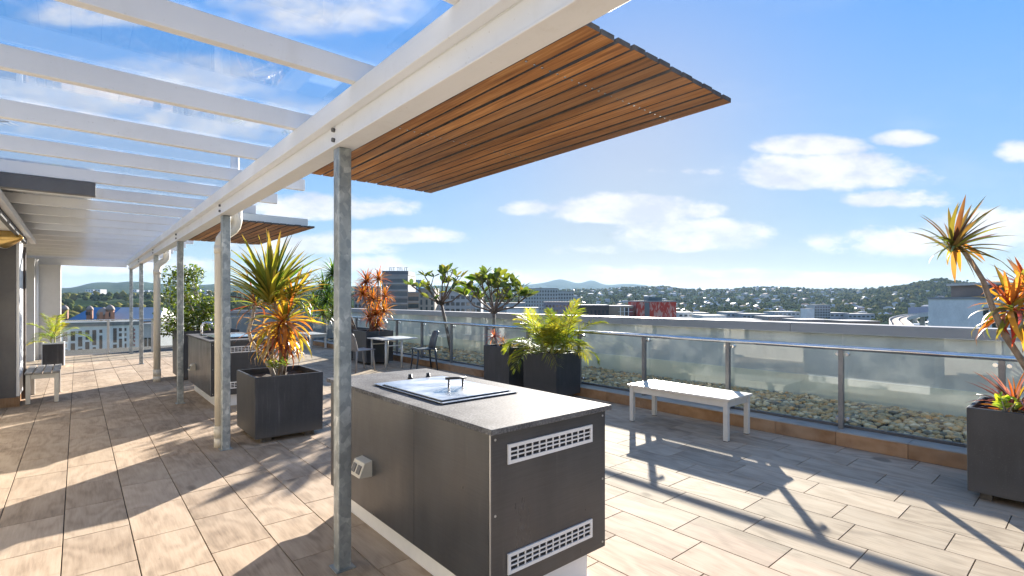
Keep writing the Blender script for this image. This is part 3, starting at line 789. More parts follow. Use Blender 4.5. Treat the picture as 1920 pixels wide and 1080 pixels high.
bbq(1.37, 2.20, 1.745, 3.68, 'large charcoal barbecue island with a steel hotplate lid in front')
bbq(1.37, 2.20, 7.98, 9.92, 'charcoal barbecue island with a chrome tap behind the spiky planter', True)

# ------------------------------------------------------------------ planters
def planter(x0, x1, y0, y1, h, label, foot=.055, mat=None, name='planter', drop=.07):
    o = thing(name, label, 'planter', group='square planters'); mat = mat or planter_mat
    w, zf = .028, foot; ix0, ix1, iy0, iy1 = x0 + w, x1 - w, y0 + w, y1 - w; zi = zf + h * .45
    b = MB(); z0, z1 = zf, zf + h; c = .008 * (x1 - x0)
    A = [(x0 + c, y0 + c, z0), (x1 - c, y0 + c, z0), (x1 - c, y1 - c, z0), (x0 + c, y1 - c, z0)]
    B = [(x0, y0, z1), (x1, y0, z1), (x1, y1, z1), (x0, y1, z1)]
    C_ = [(ix0, iy0, z1), (ix1, iy0, z1), (ix1, iy1, z1), (ix0, iy1, z1)]
    D = [(ix0, iy0, zi), (ix1, iy0, zi), (ix1, iy1, zi), (ix0, iy1, zi)]
    fs = [(0, 3, 2, 1)]
    for s in (0, 4, 8):
        for k in range(4):
            a, bb = s + k, s + (k + 1) % 4; fs.append((a, bb, bb + 4, a + 4))
    fs.append((12, 13, 14, 15))
    b.add(A + B + C_ + D, fs); b.build('tub', mat, o, .006)
    if foot:
        for fx in (x0 + .13, x1 - .13):
            for fy in (y0 + .10, y1 - .10): boxpart('foot', mottled_foot, o, fx - .05, fx + .05, fy - .035, fy + .035, 0, foot - .001, .004)
    n = 10; vs = []
    for j in range(n + 1):
        for i in range(n + 1):
            vs.append((ix0 + .001 + (ix1 - ix0 - .002) * i / n, iy0 + .001 + (iy1 - iy0 - .002) * j / n, z1 - drop + random.uniform(-.018, .018)))
    s = MB(); s.add(vs, [(j * (n + 1) + i, j * (n + 1) + i + 1, (j + 1) * (n + 1) + i + 1, (j + 1) * (n + 1) + i) for j in range(n) for i in range(n)], 0, True)
    s.build('soil', soil, o)
    return z1 - drop
mottled_foot = mottled('foot_block', (.05, .045, .04), (.13, .115, .10), 18, .8, bump=.3)
zA = planter(1.385, 2.09, 5.70, 6.50, .64, 'black planter holding the tall spiky plant beside the near barbecue')
zB = planter(1.42, 2.42, 11.1, 12.0, .86, 'tall black planter holding the leafy green shrub behind the far barbecue')
zC = planter(5.0, 5.68, 10.98, 11.75, .72, 'black planter with orange foliage behind the outdoor table')
zC2 = planter(5.0, 5.68, 12.1, 12.88, .72, 'black planter with green yuccas behind the orange foliage')
zD = planter(5.36, 5.93, 6.36, 7.05, .66, 'black planter with sparse low growth, left of the yellow palm tub')
zE = planter(5.40, 5.94, 5.32, 6.06, .64, 'black planter overflowing with yellow green palm fronds')
zF = planter(5.10, 5.78, -.18, .70, .63, 'large black planter at the right edge with a leaning spiky plant', .06)
zG = planter(-.60, -.22, 15.1, 15.5, .52, 'small white sided planter with a little palm by the left wall', .03, white_paint)
boxpart('front_panel', planter_mat, [o for o in COL.objects if o.name.startswith('planter') and o.type == 'EMPTY'][-1], -.585, -.245, 15.092, 15.0985, .05, .52)

# ------------------------------------------------------------------ benches
def bench(x0, x1, y0, y1, label, slatm, n=4):
    o = thing('bench', label, 'bench', ((x0 + x1) / 2, (y0 + y1) / 2, 0), 'terrace benches'); hx, hy = (x1 - x0) / 2, (y1 - y0) / 2
    for sx in (-1, 1):
        for sy in (-1, 1):
            lg = boxpart('leg', bench_metal, o, sx * (hx - .045) - .025, sx * (hx - .045) + .025, sy * (hy - .05) - .025, sy * (hy - .05) + .025, .006, .4285, .003)
            boxpart('foot_pad', black_plastic, lg, sx * (hx - .045) - .022, sx * (hx - .045) + .022, sy * (hy - .05) - .022, sy * (hy - .05) + .022, 0, .0055)
    for sx in (-1, 1): boxpart('apron', bench_metal, o, sx * (hx - .045) - .015, sx * (hx - .045) + .015, -hy + .076, hy - .076, .360, .4285, .002)
    for sy in (-1, 1): boxpart('apron', bench_metal, o, -hx + .071, hx - .071, sy * (hy - .05) - .015, sy * (hy - .05) + .015, .360, .4285, .002)
    w = 2 * hx / n
    for k in range(n): boxpart('slat', slatm, o, -hx + w * k + .008, -hx + w * (k + 1) - .008, -hy, hy, .429, .455, .003)
    return o
bench(5.18, 5.74, 2.58, 3.88, 'white slatted bench in the sun in front of the glass', bench_slat)
bench(-.585, -.19, 9.985, 11.1, 'grey slatted bench against the dark pier at the left', grey_slat)
bench(5.3, 5.85, 15.6, 16.9, 'small looking white bench at the far end beside the glass', bench_slat)

# ------------------------------------------------------------------ table and chairs
tb = thing('table', 'white square outdoor table between two chairs', 'table', (5.38, 10.45, 0))
boxpart('tabletop', laminate_white, tb, -.42, .42, -.40, .40, .625, .650, .004)
for (lx, ly) in ((-.33, -.34), (.05, -.34), (-.33, .34), (.05, .34)):
    b = MB(); b.tube([(lx, ly, 0), (lx, ly, .624)], .022, 12); b.build('leg', bench_metal, tb)
for ly in (-.34, .34):
    b = MB(); b.tube([(-.33, ly, .50), (.05, ly, .50)], .014, 8); b.build('stretcher', bench_metal, tb)
boxpart('rail', bench_metal, tb, -.16, -.12, -.34, .34, .59, .6245)

def grid_shell(fn, nu, nv, th):
    P = [[Vector(fn(i / nu, j / nv)) for i in range(nu + 1)] for j in range(nv + 1)]
    N = []
    for j in range(nv + 1):
        for i in range(nu + 1):
            a = P[j][min(i + 1, nu)] - P[j][max(i - 1, 0)]; b = P[min(j + 1, nv)][i] - P[max(j - 1, 0)][i]; N.append(a.cross(b).normalized())
    k = (nu + 1) * (nv + 1); fl = [p for row in P for p in row]
    vs = [p + n * th / 2 for p, n in zip(fl, N)] + [p - n * th / 2 for p, n in zip(fl, N)]
    fs = []
    for j in range(nv):
        for i in range(nu):
            a = j * (nu + 1) + i; fs.append((a, a + 1, a + nu + 2, a + nu + 1)); fs.append((k + a, k + a + nu + 1, k + a + nu + 2, k + a + 1))
    edge = [i for i in range(nu + 1)] + [j * (nu + 1) + nu for j in range(1, nv + 1)] + [nv * (nu + 1) + i for i in range(nu - 1, -1, -1)] + [j * (nu + 1) for j in range(nv - 1, 0, -1)]
    for q in range(len(edge)):
        a, b = edge[q], edge[(q + 1) % len(edge)]; fs.append((b, a, k + a, k + b))
    return vs, fs
def chair(loc, rz, m, label):                   # faces local +x
    o = thing('chair', label, 'chair', loc, 'resin chairs at the table', rz)
    b = MB(); vs, fs = grid_shell(lambda s, t: (-.21 + .43 * s, (t - .5) * (.40 + .05 * s), .445 - .02 * math.sin(math.pi * s) * math.sin(math.pi * t) + .012 * s), 8, 8, .018)
    b.add(vs, fs, 0, True); b.build('seat', m, o)
    def bf(s, t):
        w = .39 - .05 * t * t; y = (s - .5) * w
        if t > .88: y *= 1 - .25 * ((t - .88) / .12) ** 2
        return (-.205 - .055 * t - .05 * t * t + .035 * (2 * s - 1) ** 2, y, .44 + .385 * t)
    b = MB(); vs, fs = grid_shell(bf, 8, 9, .016); b.add(vs, fs, 0, True); b.build('backrest', m, o)
    for sx, sy in ((1, -1), (1, 1), (-1, -1), (-1, 1)):
        x, y = (.185 if sx > 0 else -.19), sy * .185
        b = MB(); b.tube([(x, y, .437), (x + sx * .015, y + sy * .008, .22), (x + sx * .045, y + sy * .02, 0)], [.023, .019, .014], 8); b.build('leg', m, o)
    return o
chair((4.52, 10.22, 0), R(8), taupe_resin, 'taupe resin chair on the left of the white table')
chair((5.66, 9.55, 0), R(168), char_resin, 'charcoal resin chair on the right of the white table near the glass')

# ------------------------------------------------------------------ plants
def leaf_mesh(name, droop, width=.06, n=6, fold=.25, tipdroop=0.0):
    b = MB(); vs = []; x = z = 0.0; ang = 0.0
    for i in range(n + 1):
        s = i / n; w = width * (math.sin(math.pi * min(1, .18 + s * .82)) ** .8) * (1 if s < .99 else .05) * (.55 + .45 * min(1, s * 4))
        ang = -droop * s - tipdroop * max(0, s - .6) * 2
        vs += [(x, w / 2, z + fold * w), (x, 0, z), (x, -w / 2, z + fold * w)]
        x += math.cos(ang) / n; z += math.sin(ang) / n
    fs = []
    for i in range(n): a = i * 3; fs += [(a, a + 3, a + 4, a + 1), (a + 1, a + 4, a + 5, a + 2)]
    b.add(vs, fs, 0, True); return b.mesh(name, strap_mat)
STRAP = [leaf_mesh('leaf', .15, .08), leaf_mesh('leaf', .6, .08), leaf_mesh('leaf', 1.2, .08, tipdroop=.4), leaf_mesh('leaf', 2.0, .075, 7), leaf_mesh('leaf', .4, .08, 6, .25, 1.6)]
def orient(dirv, roll=0.0):
    x = dirv.normalized(); up = Vector((0, 0, 1))
    y = up.cross(x)
    if y.length < .05: y = Vector((math.cos(roll), math.sin(roll), 0))
    y.normalize(); z = x.cross(y)
    return Matrix((x, y, z)).transposed() @ Matrix.Rotation(roll, 3, 'X')
def vary(c, k=.25):
    f = 1 + random.uniform(-k, k); return tuple(max(0, min(1, q * f * (1 + random.uniform(-.12, .12)))) for q in c) + (1,)
def put_leaf(parent, me, p, dirv, ln, col, roll=0.0, wscale=1.0, name='leaf'):
    o = bpy.data.objects.new(name, me); COL.objects.link(o); o.parent = parent
    m = orient(dirv, roll).to_4x4(); m.translation = p
    o.matrix_local = m @ Matrix.Diagonal((ln, ln * wscale, ln, 1)); o.color = col; return o
def rosette(parent, c, axis, n, ln, cols, meshes, spread=(.15, 1.6), wind=None, ws=1.0):
    axis = axis.normalized(); a = axis.cross(Vector((.3, .5, .2))).normalized(); b = axis.cross(a)
    for k in range(n):
        th = spread[0] + (spread[1] - spread[0]) * ((k + .5) / n) ** .8; ph = k * 2.39996 + random.uniform(-.25, .25)
        dv = axis * math.cos(th) + (a * math.cos(ph) + b * math.sin(ph)) * math.sin(th)
        if wind is not None: dv = (dv + wind * random.uniform(.5, 1.1)).normalized()
        t = (th - spread[0]) / (spread[1] - spread[0])
        me = meshes[min(len(meshes) - 1, int(t * len(meshes) + random.uniform(-.3, .5)))] if len(meshes) > 1 else meshes[0]
        put_leaf(parent, me, c - axis * (.10 * t * ln / .6), dv, ln * random.uniform(.72, 1.08), vary(random.choice(cols)), random.uniform(-.5, .5), ws)
def rosette_joined(mb, c, axis, n, ln, spread=(.1, 1.6), droop=.8, width=.05):
    axis = axis.normalized(); a = axis.cross(Vector((.3, .5, .2))).normalized(); b = axis.cross(a)
    for k in range(n):
        th = spread[0] + (spread[1] - spread[0]) * ((k + .5) / n) ** .8; ph = k * 2.39996 + random.uniform(-.3, .3)
        dv = axis * math.cos(th) + (a * math.cos(ph) + b * math.sin(ph)) * math.sin(th)
        M = orient(dv, random.uniform(-.4, .4)); l = ln * random.uniform(.7, 1.1)
        n2 = 4; x = z = 0.0; vs = []
        for i in range(n2 + 1):
            s = i / n2; w = width * l / .6 * (1 - .95 * s) ** .7 * (.7 + .6 * s); an = -droop * s * (.4 + th * .6)
            for q in (.5, 0, -.5): vs.append(c + M @ (Vector((x, q * w, z + abs(q) * w * .4)) * 1.0))
            x += math.cos(an) / n2 * l; z += math.sin(an) / n2 * l
        mb.add(vs, [f for i in range(n2) for f in ((i * 3, i * 3 + 3, i * 3 + 4, i * 3 + 1), (i * 3 + 1, i * 3 + 4, i * 3 + 5, i * 3 + 2))], 0, True)

UP = Vector((0, 0, 1))
GREEN, OLIVE = (.10, .17, .035), (.16, .19, .04)
YELG, ORANGE = (.30, .28, .05), (.46, .22, .04)
RED, DEEP, PURP = (.42, .085, .04), (.20, .06, .04), (.30, .12, .16)

# the tall spiky plant by the near barbecue
pA = thing('spiky_plant', 'tall spiky plant with green top and orange lower leaves in the near planter', 'plant')
dA = 5.72
T = lambda u, v, d=dA: PW(u, v, d)
b = MB(); bs = T(516, 700); bs.z = zA - .03
b.tube([bs, T(508, 690), T(490, 665), T(471, 640), T(466, 620), T(473, 597), T(478, 570)], [.026, .024, .022, .021, .02, .019, .016], 9); b.build('trunk', bark_pale, pA)
b = MB(); b.tube([Vector((bs.x + .06, bs.y + .03, zA - .03)), T(527, 660), T(522, 600), T(514, 560)], [.024, .021, .02, .016], 9); b.build('trunk', bark, pA)
b = MB(); b.tube([Vector((bs.x + .10, bs.y + .06, zA - .03)), T(541, 650), T(540, 600), T(548, 560)], [.02, .018, .017, .014], 8); b.build('trunk', bark, pA)
rosette(pA, T(508, 552), UP + RGT * .08, 84, .74, [(.13, .20, .04), OLIVE, OLIVE, YELG, YELG], STRAP[:2], (.04, 1.02), None, .9)
rosette(pA, T(550, 556), UP + RGT * .45, 40, .42, [OLIVE, YELG, ORANGE, YELG], STRAP[:3], (.1, 1.45), None, 1.0)
rosette(pA, T(535, 598), UP + RGT * .35, 62, .54, [ORANGE, YELG, (.5, .27, .05), (.6, .36, .05)], STRAP[:4], (.3, 2.1), None, 1.1)
rosette(pA, T(520, 622), UP - RGT * .1, 46, .46, [ORANGE, (.40, .14, .05), DEEP, (.5, .34, .16)], STRAP[1:5], (.8, 2.3), None, .9)
rosette(pA, T(536, 640), UP, 26, .30, [RED, DEEP, (.5, .3, .2)], STRAP[2:5], (1.0, 2.3), None, .8)
rosette(pA, T(478, 566), UP - RGT * .5, 26, .42, [DEEP, (.18, .12, .05), OLIVE], STRAP[:3], (.2, 1.7), None, .8)

# little broad leaved growth at its foot
def round_leaf_mesh(w=.55):
    b = MB(); pts = [(0, 0, 0), (.2, w * .32, .03), (.55, w * .5, .05), (.85, w * .3, .02), (1, 0, -.04), (.85, -w * .3, .02), (.55, -w * .5, .05), (.2, -w * .32, .03), (.5, 0, 0)]
    b.add(pts, [(0, 8, 1), (1, 8, 2), (2, 8, 3), (3, 8, 4), (4, 8, 5), (5, 8, 6), (6, 8, 7), (7, 8, 0)], 0, True); return b.mesh('leaf', leaf_mat)
ROUND = round_leaf_mesh(); FRAN = round_leaf_mesh(.42)
def herb(name, label, c, rad, h, n, ln, cols):
    o = thing(name, label, 'plant', c)
    b = MB(); tips = []
    for k in range(7):
        a = random.uniform(0, math.tau); r = rad * random.uniform(.2, 1); tip = Vector((r * math.cos(a), r * math.sin(a), h * random.uniform(.6, 1)))
        b.tube([(tip.x * .2, tip.y * .2, -.02), tip * .5 + Vector((0, 0, h * .1)), tip], [.007, .005, .003], 5); tips.append(tip)
    b.build('stem', bark_pale, o)
    for k in range(n):
        tip = random.choice(tips) * random.uniform(.55, 1.05); dv = Vector((random.gauss(0, 1), random.gauss(0, 1), random.uniform(.0, 1.0)))
        put_leaf(o, ROUND, tip, dv, ln * random.uniform(.7, 1.2), vary(random.choice(cols)), random.uniform(-.8, .8))
    return o
herb('leafy_herb', 'small bright green herb at the foot of the tall spiky plant', Vector((bs.x + .03, bs.y - .04, zA)), .17, .22, 70, .07, [(.22, .32, .05), (.30, .38, .08), (.14, .24, .05)])

# leafy shrub in the tall planter
def shrub():
    o = thing('leafy_shrub', 'bushy green shrub growing from the tall planter behind the posts', 'shrub')
    c = Vector((1.92, 11.55, zB)); d = 9.9
    blobs = [(330, 585, 40, 42, 1.0), (372, 588, 38, 30, 1.2), (345, 545, 30, 32, .8), (350, 512, 22, 16, .45), (325, 520, 18, 22, .3), (365, 525, 16, 22, .3), (390, 575, 18, 20, .5), (322, 610, 26, 24, .6), (370, 604, 30, 20, .6)]
    st = MB(); cl = []
    for (u, v, hw, hh, k) in blobs:
        p = PW(u, v, d) + FWD * random.uniform(-.15, .15); cl.append((p, hw / F * d, hh / F * d, k))
        st.tube([c + Vector((random.uniform(-.12, .12), random.uniform(-.1, .1), -.05)), (c + p) * .5 + Vector((random.uniform(-.06, .06), random.uniform(-.06, .06), .05)), p], [.02, .013, .005], 6)
    st.build('branches', bark, o)
    L = MB()
    for (p, rx, rz, k) in cl:
        for q in range(int(820 * k)):
            dv = Vector((random.gauss(0, 1), random.gauss(0, 1), random.gauss(0, 1))).normalized() * (random.random() ** .45)
            if noise.noise((p + dv) * 4.5) < -.22: continue
            pt = p + RGT * dv.x * rx * 1.15 + FWD * dv.y * rx + UP * dv.z * rz * 1.1
            M = orient(Vector((random.gauss(0, 1), random.gauss(0, 1), random.gauss(.1, .7))), random.uniform(-1, 1)); s = random.uniform(.055, .095)
            vs = [pt + M @ (Vector(w) * s) for w in ((0, 0, 0), (.5, .24, .06), (1, 0, 0), (.5, -.24, .06))]
            L.add(vs, [(0, 1, 2), (0, 2, 3)], 0, True)
    f = L.build('foliage', leaf_mat, o); f.color = (.105, .155, .03, 1); stuff(f)
shrub()

# orange and green rosettes in the planters behind the table
def clump(name, label, plist, base, col, d, trunkm=bark):
    o = thing(name, label, 'plant'); tr = MB()
    for (u, v, n, ln, c) in plist:
        p = PW(u, v, d) + FWD * random.uniform(-.15, .15); st = base + Vector((random.uniform(-.12, .12), random.uniform(-.12, .12), -.04))
        tr.tube([st, (st + p) * .5 + Vector((random.uniform(-.05, .05), 0, 0)), p], [.022, .018, .014], 7)
        L = MB(); rosette_joined(L, p, UP + RGT * random.uniform(-.3, .3) + FWD * random.uniform(-.3, .2), int(n * 1.5), ln * .95, (.1, 1.9), .75, .075)
        q = L.build('leaf_head', leaf_mat, o); q.color = c
    tr.build('trunks', trunkm, o); return o
OR1, OR2, OR3 = (.40, .15, .035, 1), (.28, .09, .035, 1), (.46, .21, .05, 1)
clump('cordyline', 'orange red spiky cordyline heads rising from a black planter', [(690, 530, 40, .40, OR2), (712, 525, 34, .36, OR1), (682, 552, 40, .40, OR1), (700, 562, 44, .42, OR3), (722, 556, 34, .34, OR1), (705, 590, 46, .42, OR1), (722, 584, 38, .36, OR3), (692, 600, 36, .36, OR2), (710, 612, 40, .34, OR2)], Vector((5.34, 11.4, zC)), None, 12.0)
G1, G2 = (.09, .18, .04, 1), (.16, .24, .05, 1)
clump('yucca', 'green spiky yucca heads left of the orange cordyline', [(622, 515, 54, .52, G1), (604, 540, 54, .52, G1), (634, 540, 44, .46, G2), (592, 572, 44, .50, G2), (616, 566, 54, .50, G1), (638, 575, 40, .42, G2), (606, 590, 44, .42, G2), (628, 592, 40, .40, G2)], Vector((5.34, 12.5, zC2)), None, 13.0)
rc = clump('cordyline', 'low reddish cordyline sprouting in the planter left of the yellow palm', [(927, 632, 16, .26, (.45, .12, .08, 1)), (943, 640, 12, .2, (.4, .2, .1, 1))], Vector((5.6, 6.8, zD)), None, 9.0)
herb('leafy_herb', 'dry pale herb on the soil beside the yellow palm tub', Vector((5.66, 6.62, zD)), .2, .08, 60, .055, [(.30, .25, .12), (.2, .2, .06)])

# frangipani trees in the pebble bed
def frangipani(label, base, fork, tips_px, d, n_leaf, seed):
    rs = random.Random(seed); o = thing('frangipani_tree', label, 'tree'); tips = []
    tr = MB(); tr.tube([base, base * .35 + fork * .65 + Vector((.02, .02, 0)), fork], [.045, .04, .034], 9); tr.build('trunk', bark_dark, o)
    br = MB()
    for (u, v) in tips_px:
        p = PW(u, v, d) + FWD * rs.uniform(-.45, .45)
        mid = fork * .45 + p * .55 + Vector((rs.uniform(-.06, .06), rs.uniform(-.06, .06), -.05))
        br.tube([fork, fork * .7 + mid * .3 + UP * .03, mid, p], [.028, .022, .017, .011], 7); tips.append((p, (p - mid).normalized()))
        for q in range(2):
            p2 = p * .6 + mid * .4 + RGT * rs.uniform(-.16, .16) + FWD * rs.uniform(-.16, .16) + UP * rs.uniform(.05, .2)
            br.tube([mid * .6 + p * .4, p2], [.014, .009], 6); tips.append((p2, (p2 - mid).normalized()))
    br.build('branches', bark_dark, o)
    for k in range(n_leaf):
        p, dv = tips[k % len(tips)]; ph = rs.uniform(0, math.tau)
        dd = dv * .5 + Vector((math.cos(ph), math.sin(ph), rs.uniform(-.3, .9)))
        put_leaf(o, FRAN, p, dd, rs.uniform(.19, .33), vary(rs.choice([(.07, .12, .025), (.10, .15, .03), (.15, .19, .04), (.22, .24, .05)])), rs.uniform(-.8, .8))
b1 = PXL(848, 606, 6.9); b1.z = .12
frangipani('thin frangipani tree with bare twigs behind the glass, left of its fuller neighbour', b1, PXL(828, 572, 6.95), [(775, 535), (800, 520), (805, 545), (830, 515), (838, 530), (850, 540), (857, 520), (862, 552), (815, 560), (845, 505)], 12.2, 78, 3)
b2 = PXL(926, 612, 6.9); b2.z = .12
frangipani('full crowned frangipani tree behind the glass in the middle', b2, PXL(926, 588, 6.95), [(880, 540), (895, 525), (912, 515), (920, 535), (935, 520), (945, 540), (960, 530), (975, 545), (900, 560), (870, 555), (955, 560), (985, 558)], 11.2, 215, 5)

# palms
def frond_mesh(bend, n=26, L=1.0, lw=.24):
    b = MB(); pts = []; x = z = 0.0
    for i in range(n + 1):
        s = i / n; an = -bend * s * s * 1.2; pts.append((Vector((x, 0, z)), an)); x += L * math.cos(an) / n; z += L * math.sin(an) / n
    b.tube([p for p, a in pts], [.011 * (1 - .8 * i / n) for i in range(n + 1)], 5)
    for i in range(4, n + 1):
        p, a = pts[i]; sI = i / n
        l = lw * (.4 + 1.0 * math.sin(math.pi * min(1, .15 + .8 * sI)))
        for sd in (-1, 1):
            li = l * random.uniform(.8, 1.15); fw = .35 + .6 * sI + random.uniform(-.1, .1)
            dv = Vector((math.cos(a) * fw, sd * .85, math.sin(a) * fw + random.uniform(.1, .5))).normalized(); side = dv.cross(Vector((0, 0, 1))).normalized() * .0115
            m = p + dv * li * .45; e = p + dv * li + Vector((0, 0, -.28 * li))
            b.add([p - side * .4, p + side * .4, m + side, m - side, e], [(0, 1, 2, 3), (3, 2, 4)], 0, True)
    return b.mesh('frond', leaf_mat)
FR = [frond_mesh(.3), frond_mesh(.8), frond_mesh(1.4)]
def palm(name, label, c, n, ln, cols, spread=(.1, 1.2), ws=1.0, stems=8, sr=.12):
    o = thing(name, label, 'plant'); st = MB(); bases = []
    for k in range(stems):
        a = random.uniform(0, math.tau); r = random.uniform(.02, sr); p = c + Vector((r * math.cos(a), r * math.sin(a), -.05)); t = p + Vector((r * .6 * math.cos(a), r * .6 * math.sin(a), ln * random.uniform(.25, .5)))
        st.tube([p, t], [.016, .011], 7); bases.append(t)
    st.build('stems', mottled('palm_stem', (.36, .34, .10), (.5, .45, .16), 12, .6) if 'palm_stem' not in MATS else MATS['palm_stem'], o)
    for k in range(n):
        t = bases[k % stems]; th = spread[0] + (spread[1] - spread[0]) * ((k + .5) / n); ph = k * 2.39996
        dv = Vector((math.sin(th) * math.cos(ph), math.sin(th) * math.sin(ph), math.cos(th)))
        put_leaf(o, FR[min(2, int(th / spread[1] * 3))], t - Vector((0, 0, .1 * th)), dv, ln * random.uniform(.75, 1.1), vary(random.choice(cols), .15), random.uniform(-.4, .4), ws, 'frond')
    return o
palm('cane_palm', 'bushy yellow green cane palm in the middle black planter', Vector((5.66, 5.70, zE)), 42, .70, [(.27, .31, .035), (.36, .36, .04), (.19, .26, .03)], (.28, 1.4), 1.0, 11, .17)
palm('small_palm', 'small bright green palm in the little planter by the left wall', Vector((-.41, 15.3, zG)), 10, .66, [(.24, .34, .03), (.34, .38, .04)], (.25, 1.3), .9, 3, .04)

# the leaning plant at the right edge
dF = 3.72; T = lambda u, v, d=dF: PW(u, v, d)
pF = thing('spiky_plant', 'leaning spiky plant with a long bare trunk at the right edge', 'plant')
b = MB(); b.tube([Vector((5.52, .22, zF - .03)), T(1955, 740), T(1918, 680), T(1882, 625), T(1860, 575), T(1843, 525), T(1820, 488), T(1798, 462)], [.026, .024, .022, .021, .019, .017, .015, .012], 10); b.build('trunk', bark, pF)
rosette(pF, T(1790, 458), UP * .8 + RGT * .42, 32, .40, [OLIVE, (.16, .13, .04), (.22, .15, .05), (.22, .20, .05), OLIVE, (.18, .10, .04)], STRAP[:2], (.05, 1.15), RGT * .12 + UP * .05, 1.0)
rosette(pF, T(1789, 460), UP * .3 - RGT, 9, .24, [OLIVE, YELG, GREEN], STRAP[1:3], (.1, .8), None, 1.1)
rosette(pF, T(1796, 462), -UP * .6 + RGT * .35, 8, .30, [ORANGE, YELG, (.3, .18, .05)], STRAP[:2], (.3, 1.0), RGT * .25, 1.5)
b = MB(); b.tube([Vector((5.55, .18, zF - .03)), T(1965, 720), T(1935, 650), T(1900, 585)], [.022, .02, .018, .013], 9); b.build('trunk', bark, pF)
rosette(pF, T(1896, 575), UP - RGT * .3 - FWD * .3, 60, .33, [ORANGE, YELG, OLIVE, RED, (.62, .30, .05)], STRAP[:5], (.1, 2.3), None, 1.5)
rosette(pF, T(1925, 535), UP - RGT * .2, 46, .28, [ORANGE, RED, YELG, (.62, .30, .05)], STRAP[:4], (.1, 1.9), None, 1.5)
pR = thing('grassy_plant', 'low red and purple strappy plant in the planter at the right edge', 'plant')
rosette(pR, Vector((5.47, .47, zF + .04)), UP - RGT * .2, 90, .40, [RED, PURP, DEEP, (.5, .22, .2), ORANGE], STRAP[1:4], (.2, 1.55), None, .55)
b = MB(); b.tube([(5.47, .47, zF - .03), (5.47, .47, zF + .05)], [.03, .02], 8); b.build('crown', bark, pR)
c_ = T(1872, 742, 3.78); 
herb('succulent', 'bright lime green succulent at the corner of the right planter', Vector((5.24, .50, zF)), .11, .17, 75, .055, [(.36, .48, .04), (.28, .42, .04), (.45, .5, .08)])
herb('leafy_herb', 'dry twiggy remains on the right planter soil beside the succulent', Vector((5.36, .42, zF)), .16, .05, 36, .05, [(.22, .17, .10), (.3, .25, .17)])

# ------------------------------------------------------------------ city below
RZ = math.atan2(RGT.y, RGT.x)
def paint(name, c, rough=.8): 
    return MATS.get(name) or mottled(name, tuple(q * .88 for q in c), tuple(min(.85, q * 1.08) for q in c), .25, rough, bump=0)
def city_block(name, label, cat, u0, u1, d, vtop, depth, wallm, rows=0, cols=0, ww=.6, wh=.55, base=None, roofm=None, skew=0.0, z0=None, group=None, band=False, glassm=None):
    x, y = PX((u0 + u1) / 2, d); w = (u1 - u0) / F * d; zt = EYE - (vtop - HV) / F * d
    g = terrain(x, y) - 1.0 if base is None else base
    o = thing(name, label, cat, (x, y, g), group, RZ + skew); h = zt - g
    boxpart('wall', wallm, o, -w / 2, w / 2, 0, depth, 0, h)
    boxpart('roof', roofm or paint('roof_grey', (.30, .30, .31)), o, -w / 2 - .15, w / 2 + .15, -.15, depth + .15, h + .003, h + .45)
    if rows:
        top = h - 1.0; fh = 3.3 if z0 is None else z0
        gm = glassm or window_mat
        if band:
            b = MB(); b.box(-w * .48, w * .48, -.10, -.003, -fh * wh / 2, fh * wh / 2); me = b.mesh('window_band', gm)
            b = MB(); b.box(-w * .5 - .3, w * .5 + .3, -.55, -.003, -.16, .16); ms = b.mesh('floor_slab', paint('slab_white', (.55, .55, .53)))
            for r in range(rows):
                link('window_band', me, o, 0, (0, 0, top - fh * (r + .5))); link('floor_slab', ms, o, 0, (0, 0, top - fh * (r + 1) + .15))
        else:
            cw = w / cols; b = MB(); b.box(-cw * ww / 2, cw * ww / 2, -.08, -.003, -fh * wh / 2, fh * wh / 2); me = b.mesh('window', gm)
            for r in range(rows):
                for c in range(cols):
                    link('window', me, o, 0, (-w / 2 + cw * (c + .5), 0, top - fh * (r + .5)))
    return o, w, h
tower_glass = paint('tower_glass', (.12, .14, .145), .25)
city_block('apartment_building', 'lower grey block left of the lettered tower, behind the orange plant', 'building', 664, 714, 262, 540, 18, paint('tower_grey', (.30, .30, .29)), 7, 7, .6, .5)
o, w, h = city_block('office_tower', 'grey office tower with pale floor bands and letters on its roof', 'tower', 716, 765, 250, 516, 20, paint('tower_grey', (.30, .30, .29)), 14, 0, band=True, wh=.55, glassm=tower_glass)
boxpart('plant_room', paint('plant_dark', (.13, .15, .17)), o, -w * .5, w * .5, .5, 18, h + .46, h + 2.2)
fc = bpy.data.curves.new('sign_letters', 'FONT'); fc.body = 'FIT TFI IT'; fc.size = 2.3; fc.extrude = .12; fc.align_x = 'RIGHT'
fo = bpy.data.objects.new('sign_text', fc); COL.objects.link(fo); bpy.context.view_layer.update()
fme = bpy.data.meshes.new_from_object(fo); bpy.data.objects.remove(fo); fo = bpy.data.objects.new('sign_letters', fme); COL.objects.link(fo); fo['kind'] = 'stuff'; fo.parent = o; fo.location = (w * .49, .6, h + 2.3); fo.rotation_euler = (R(90), 0, 0); fme.materials.clear(); fme.materials.append(paint('plant_dark', (.13, .15, .17)))
city_block('glass_tower', 'blue glass tower half hidden right of the grey tower', 'tower', 769, 790, 330, 526, 16, paint('blue_glass', (.16, .27, .38), .15), 3, 4, .8, .7, glassm=paint('blue_pane', (.28, .45, .60), .1))
city_block('apartment_building', 'brown brick apartment block with pale balconies beside the blue tower', 'building', 765, 785, 230, 549, 14, paint('tan_brick', (.42, .27, .18)), 5, 0, band=True)
city_block('apartment_building', 'tan concrete building with dark slot windows left of the frangipani', 'building', 785, 815, 230, 542, 14, paint('tan_concrete', (.36, .30, .24)), 6, 3, .35, .7)
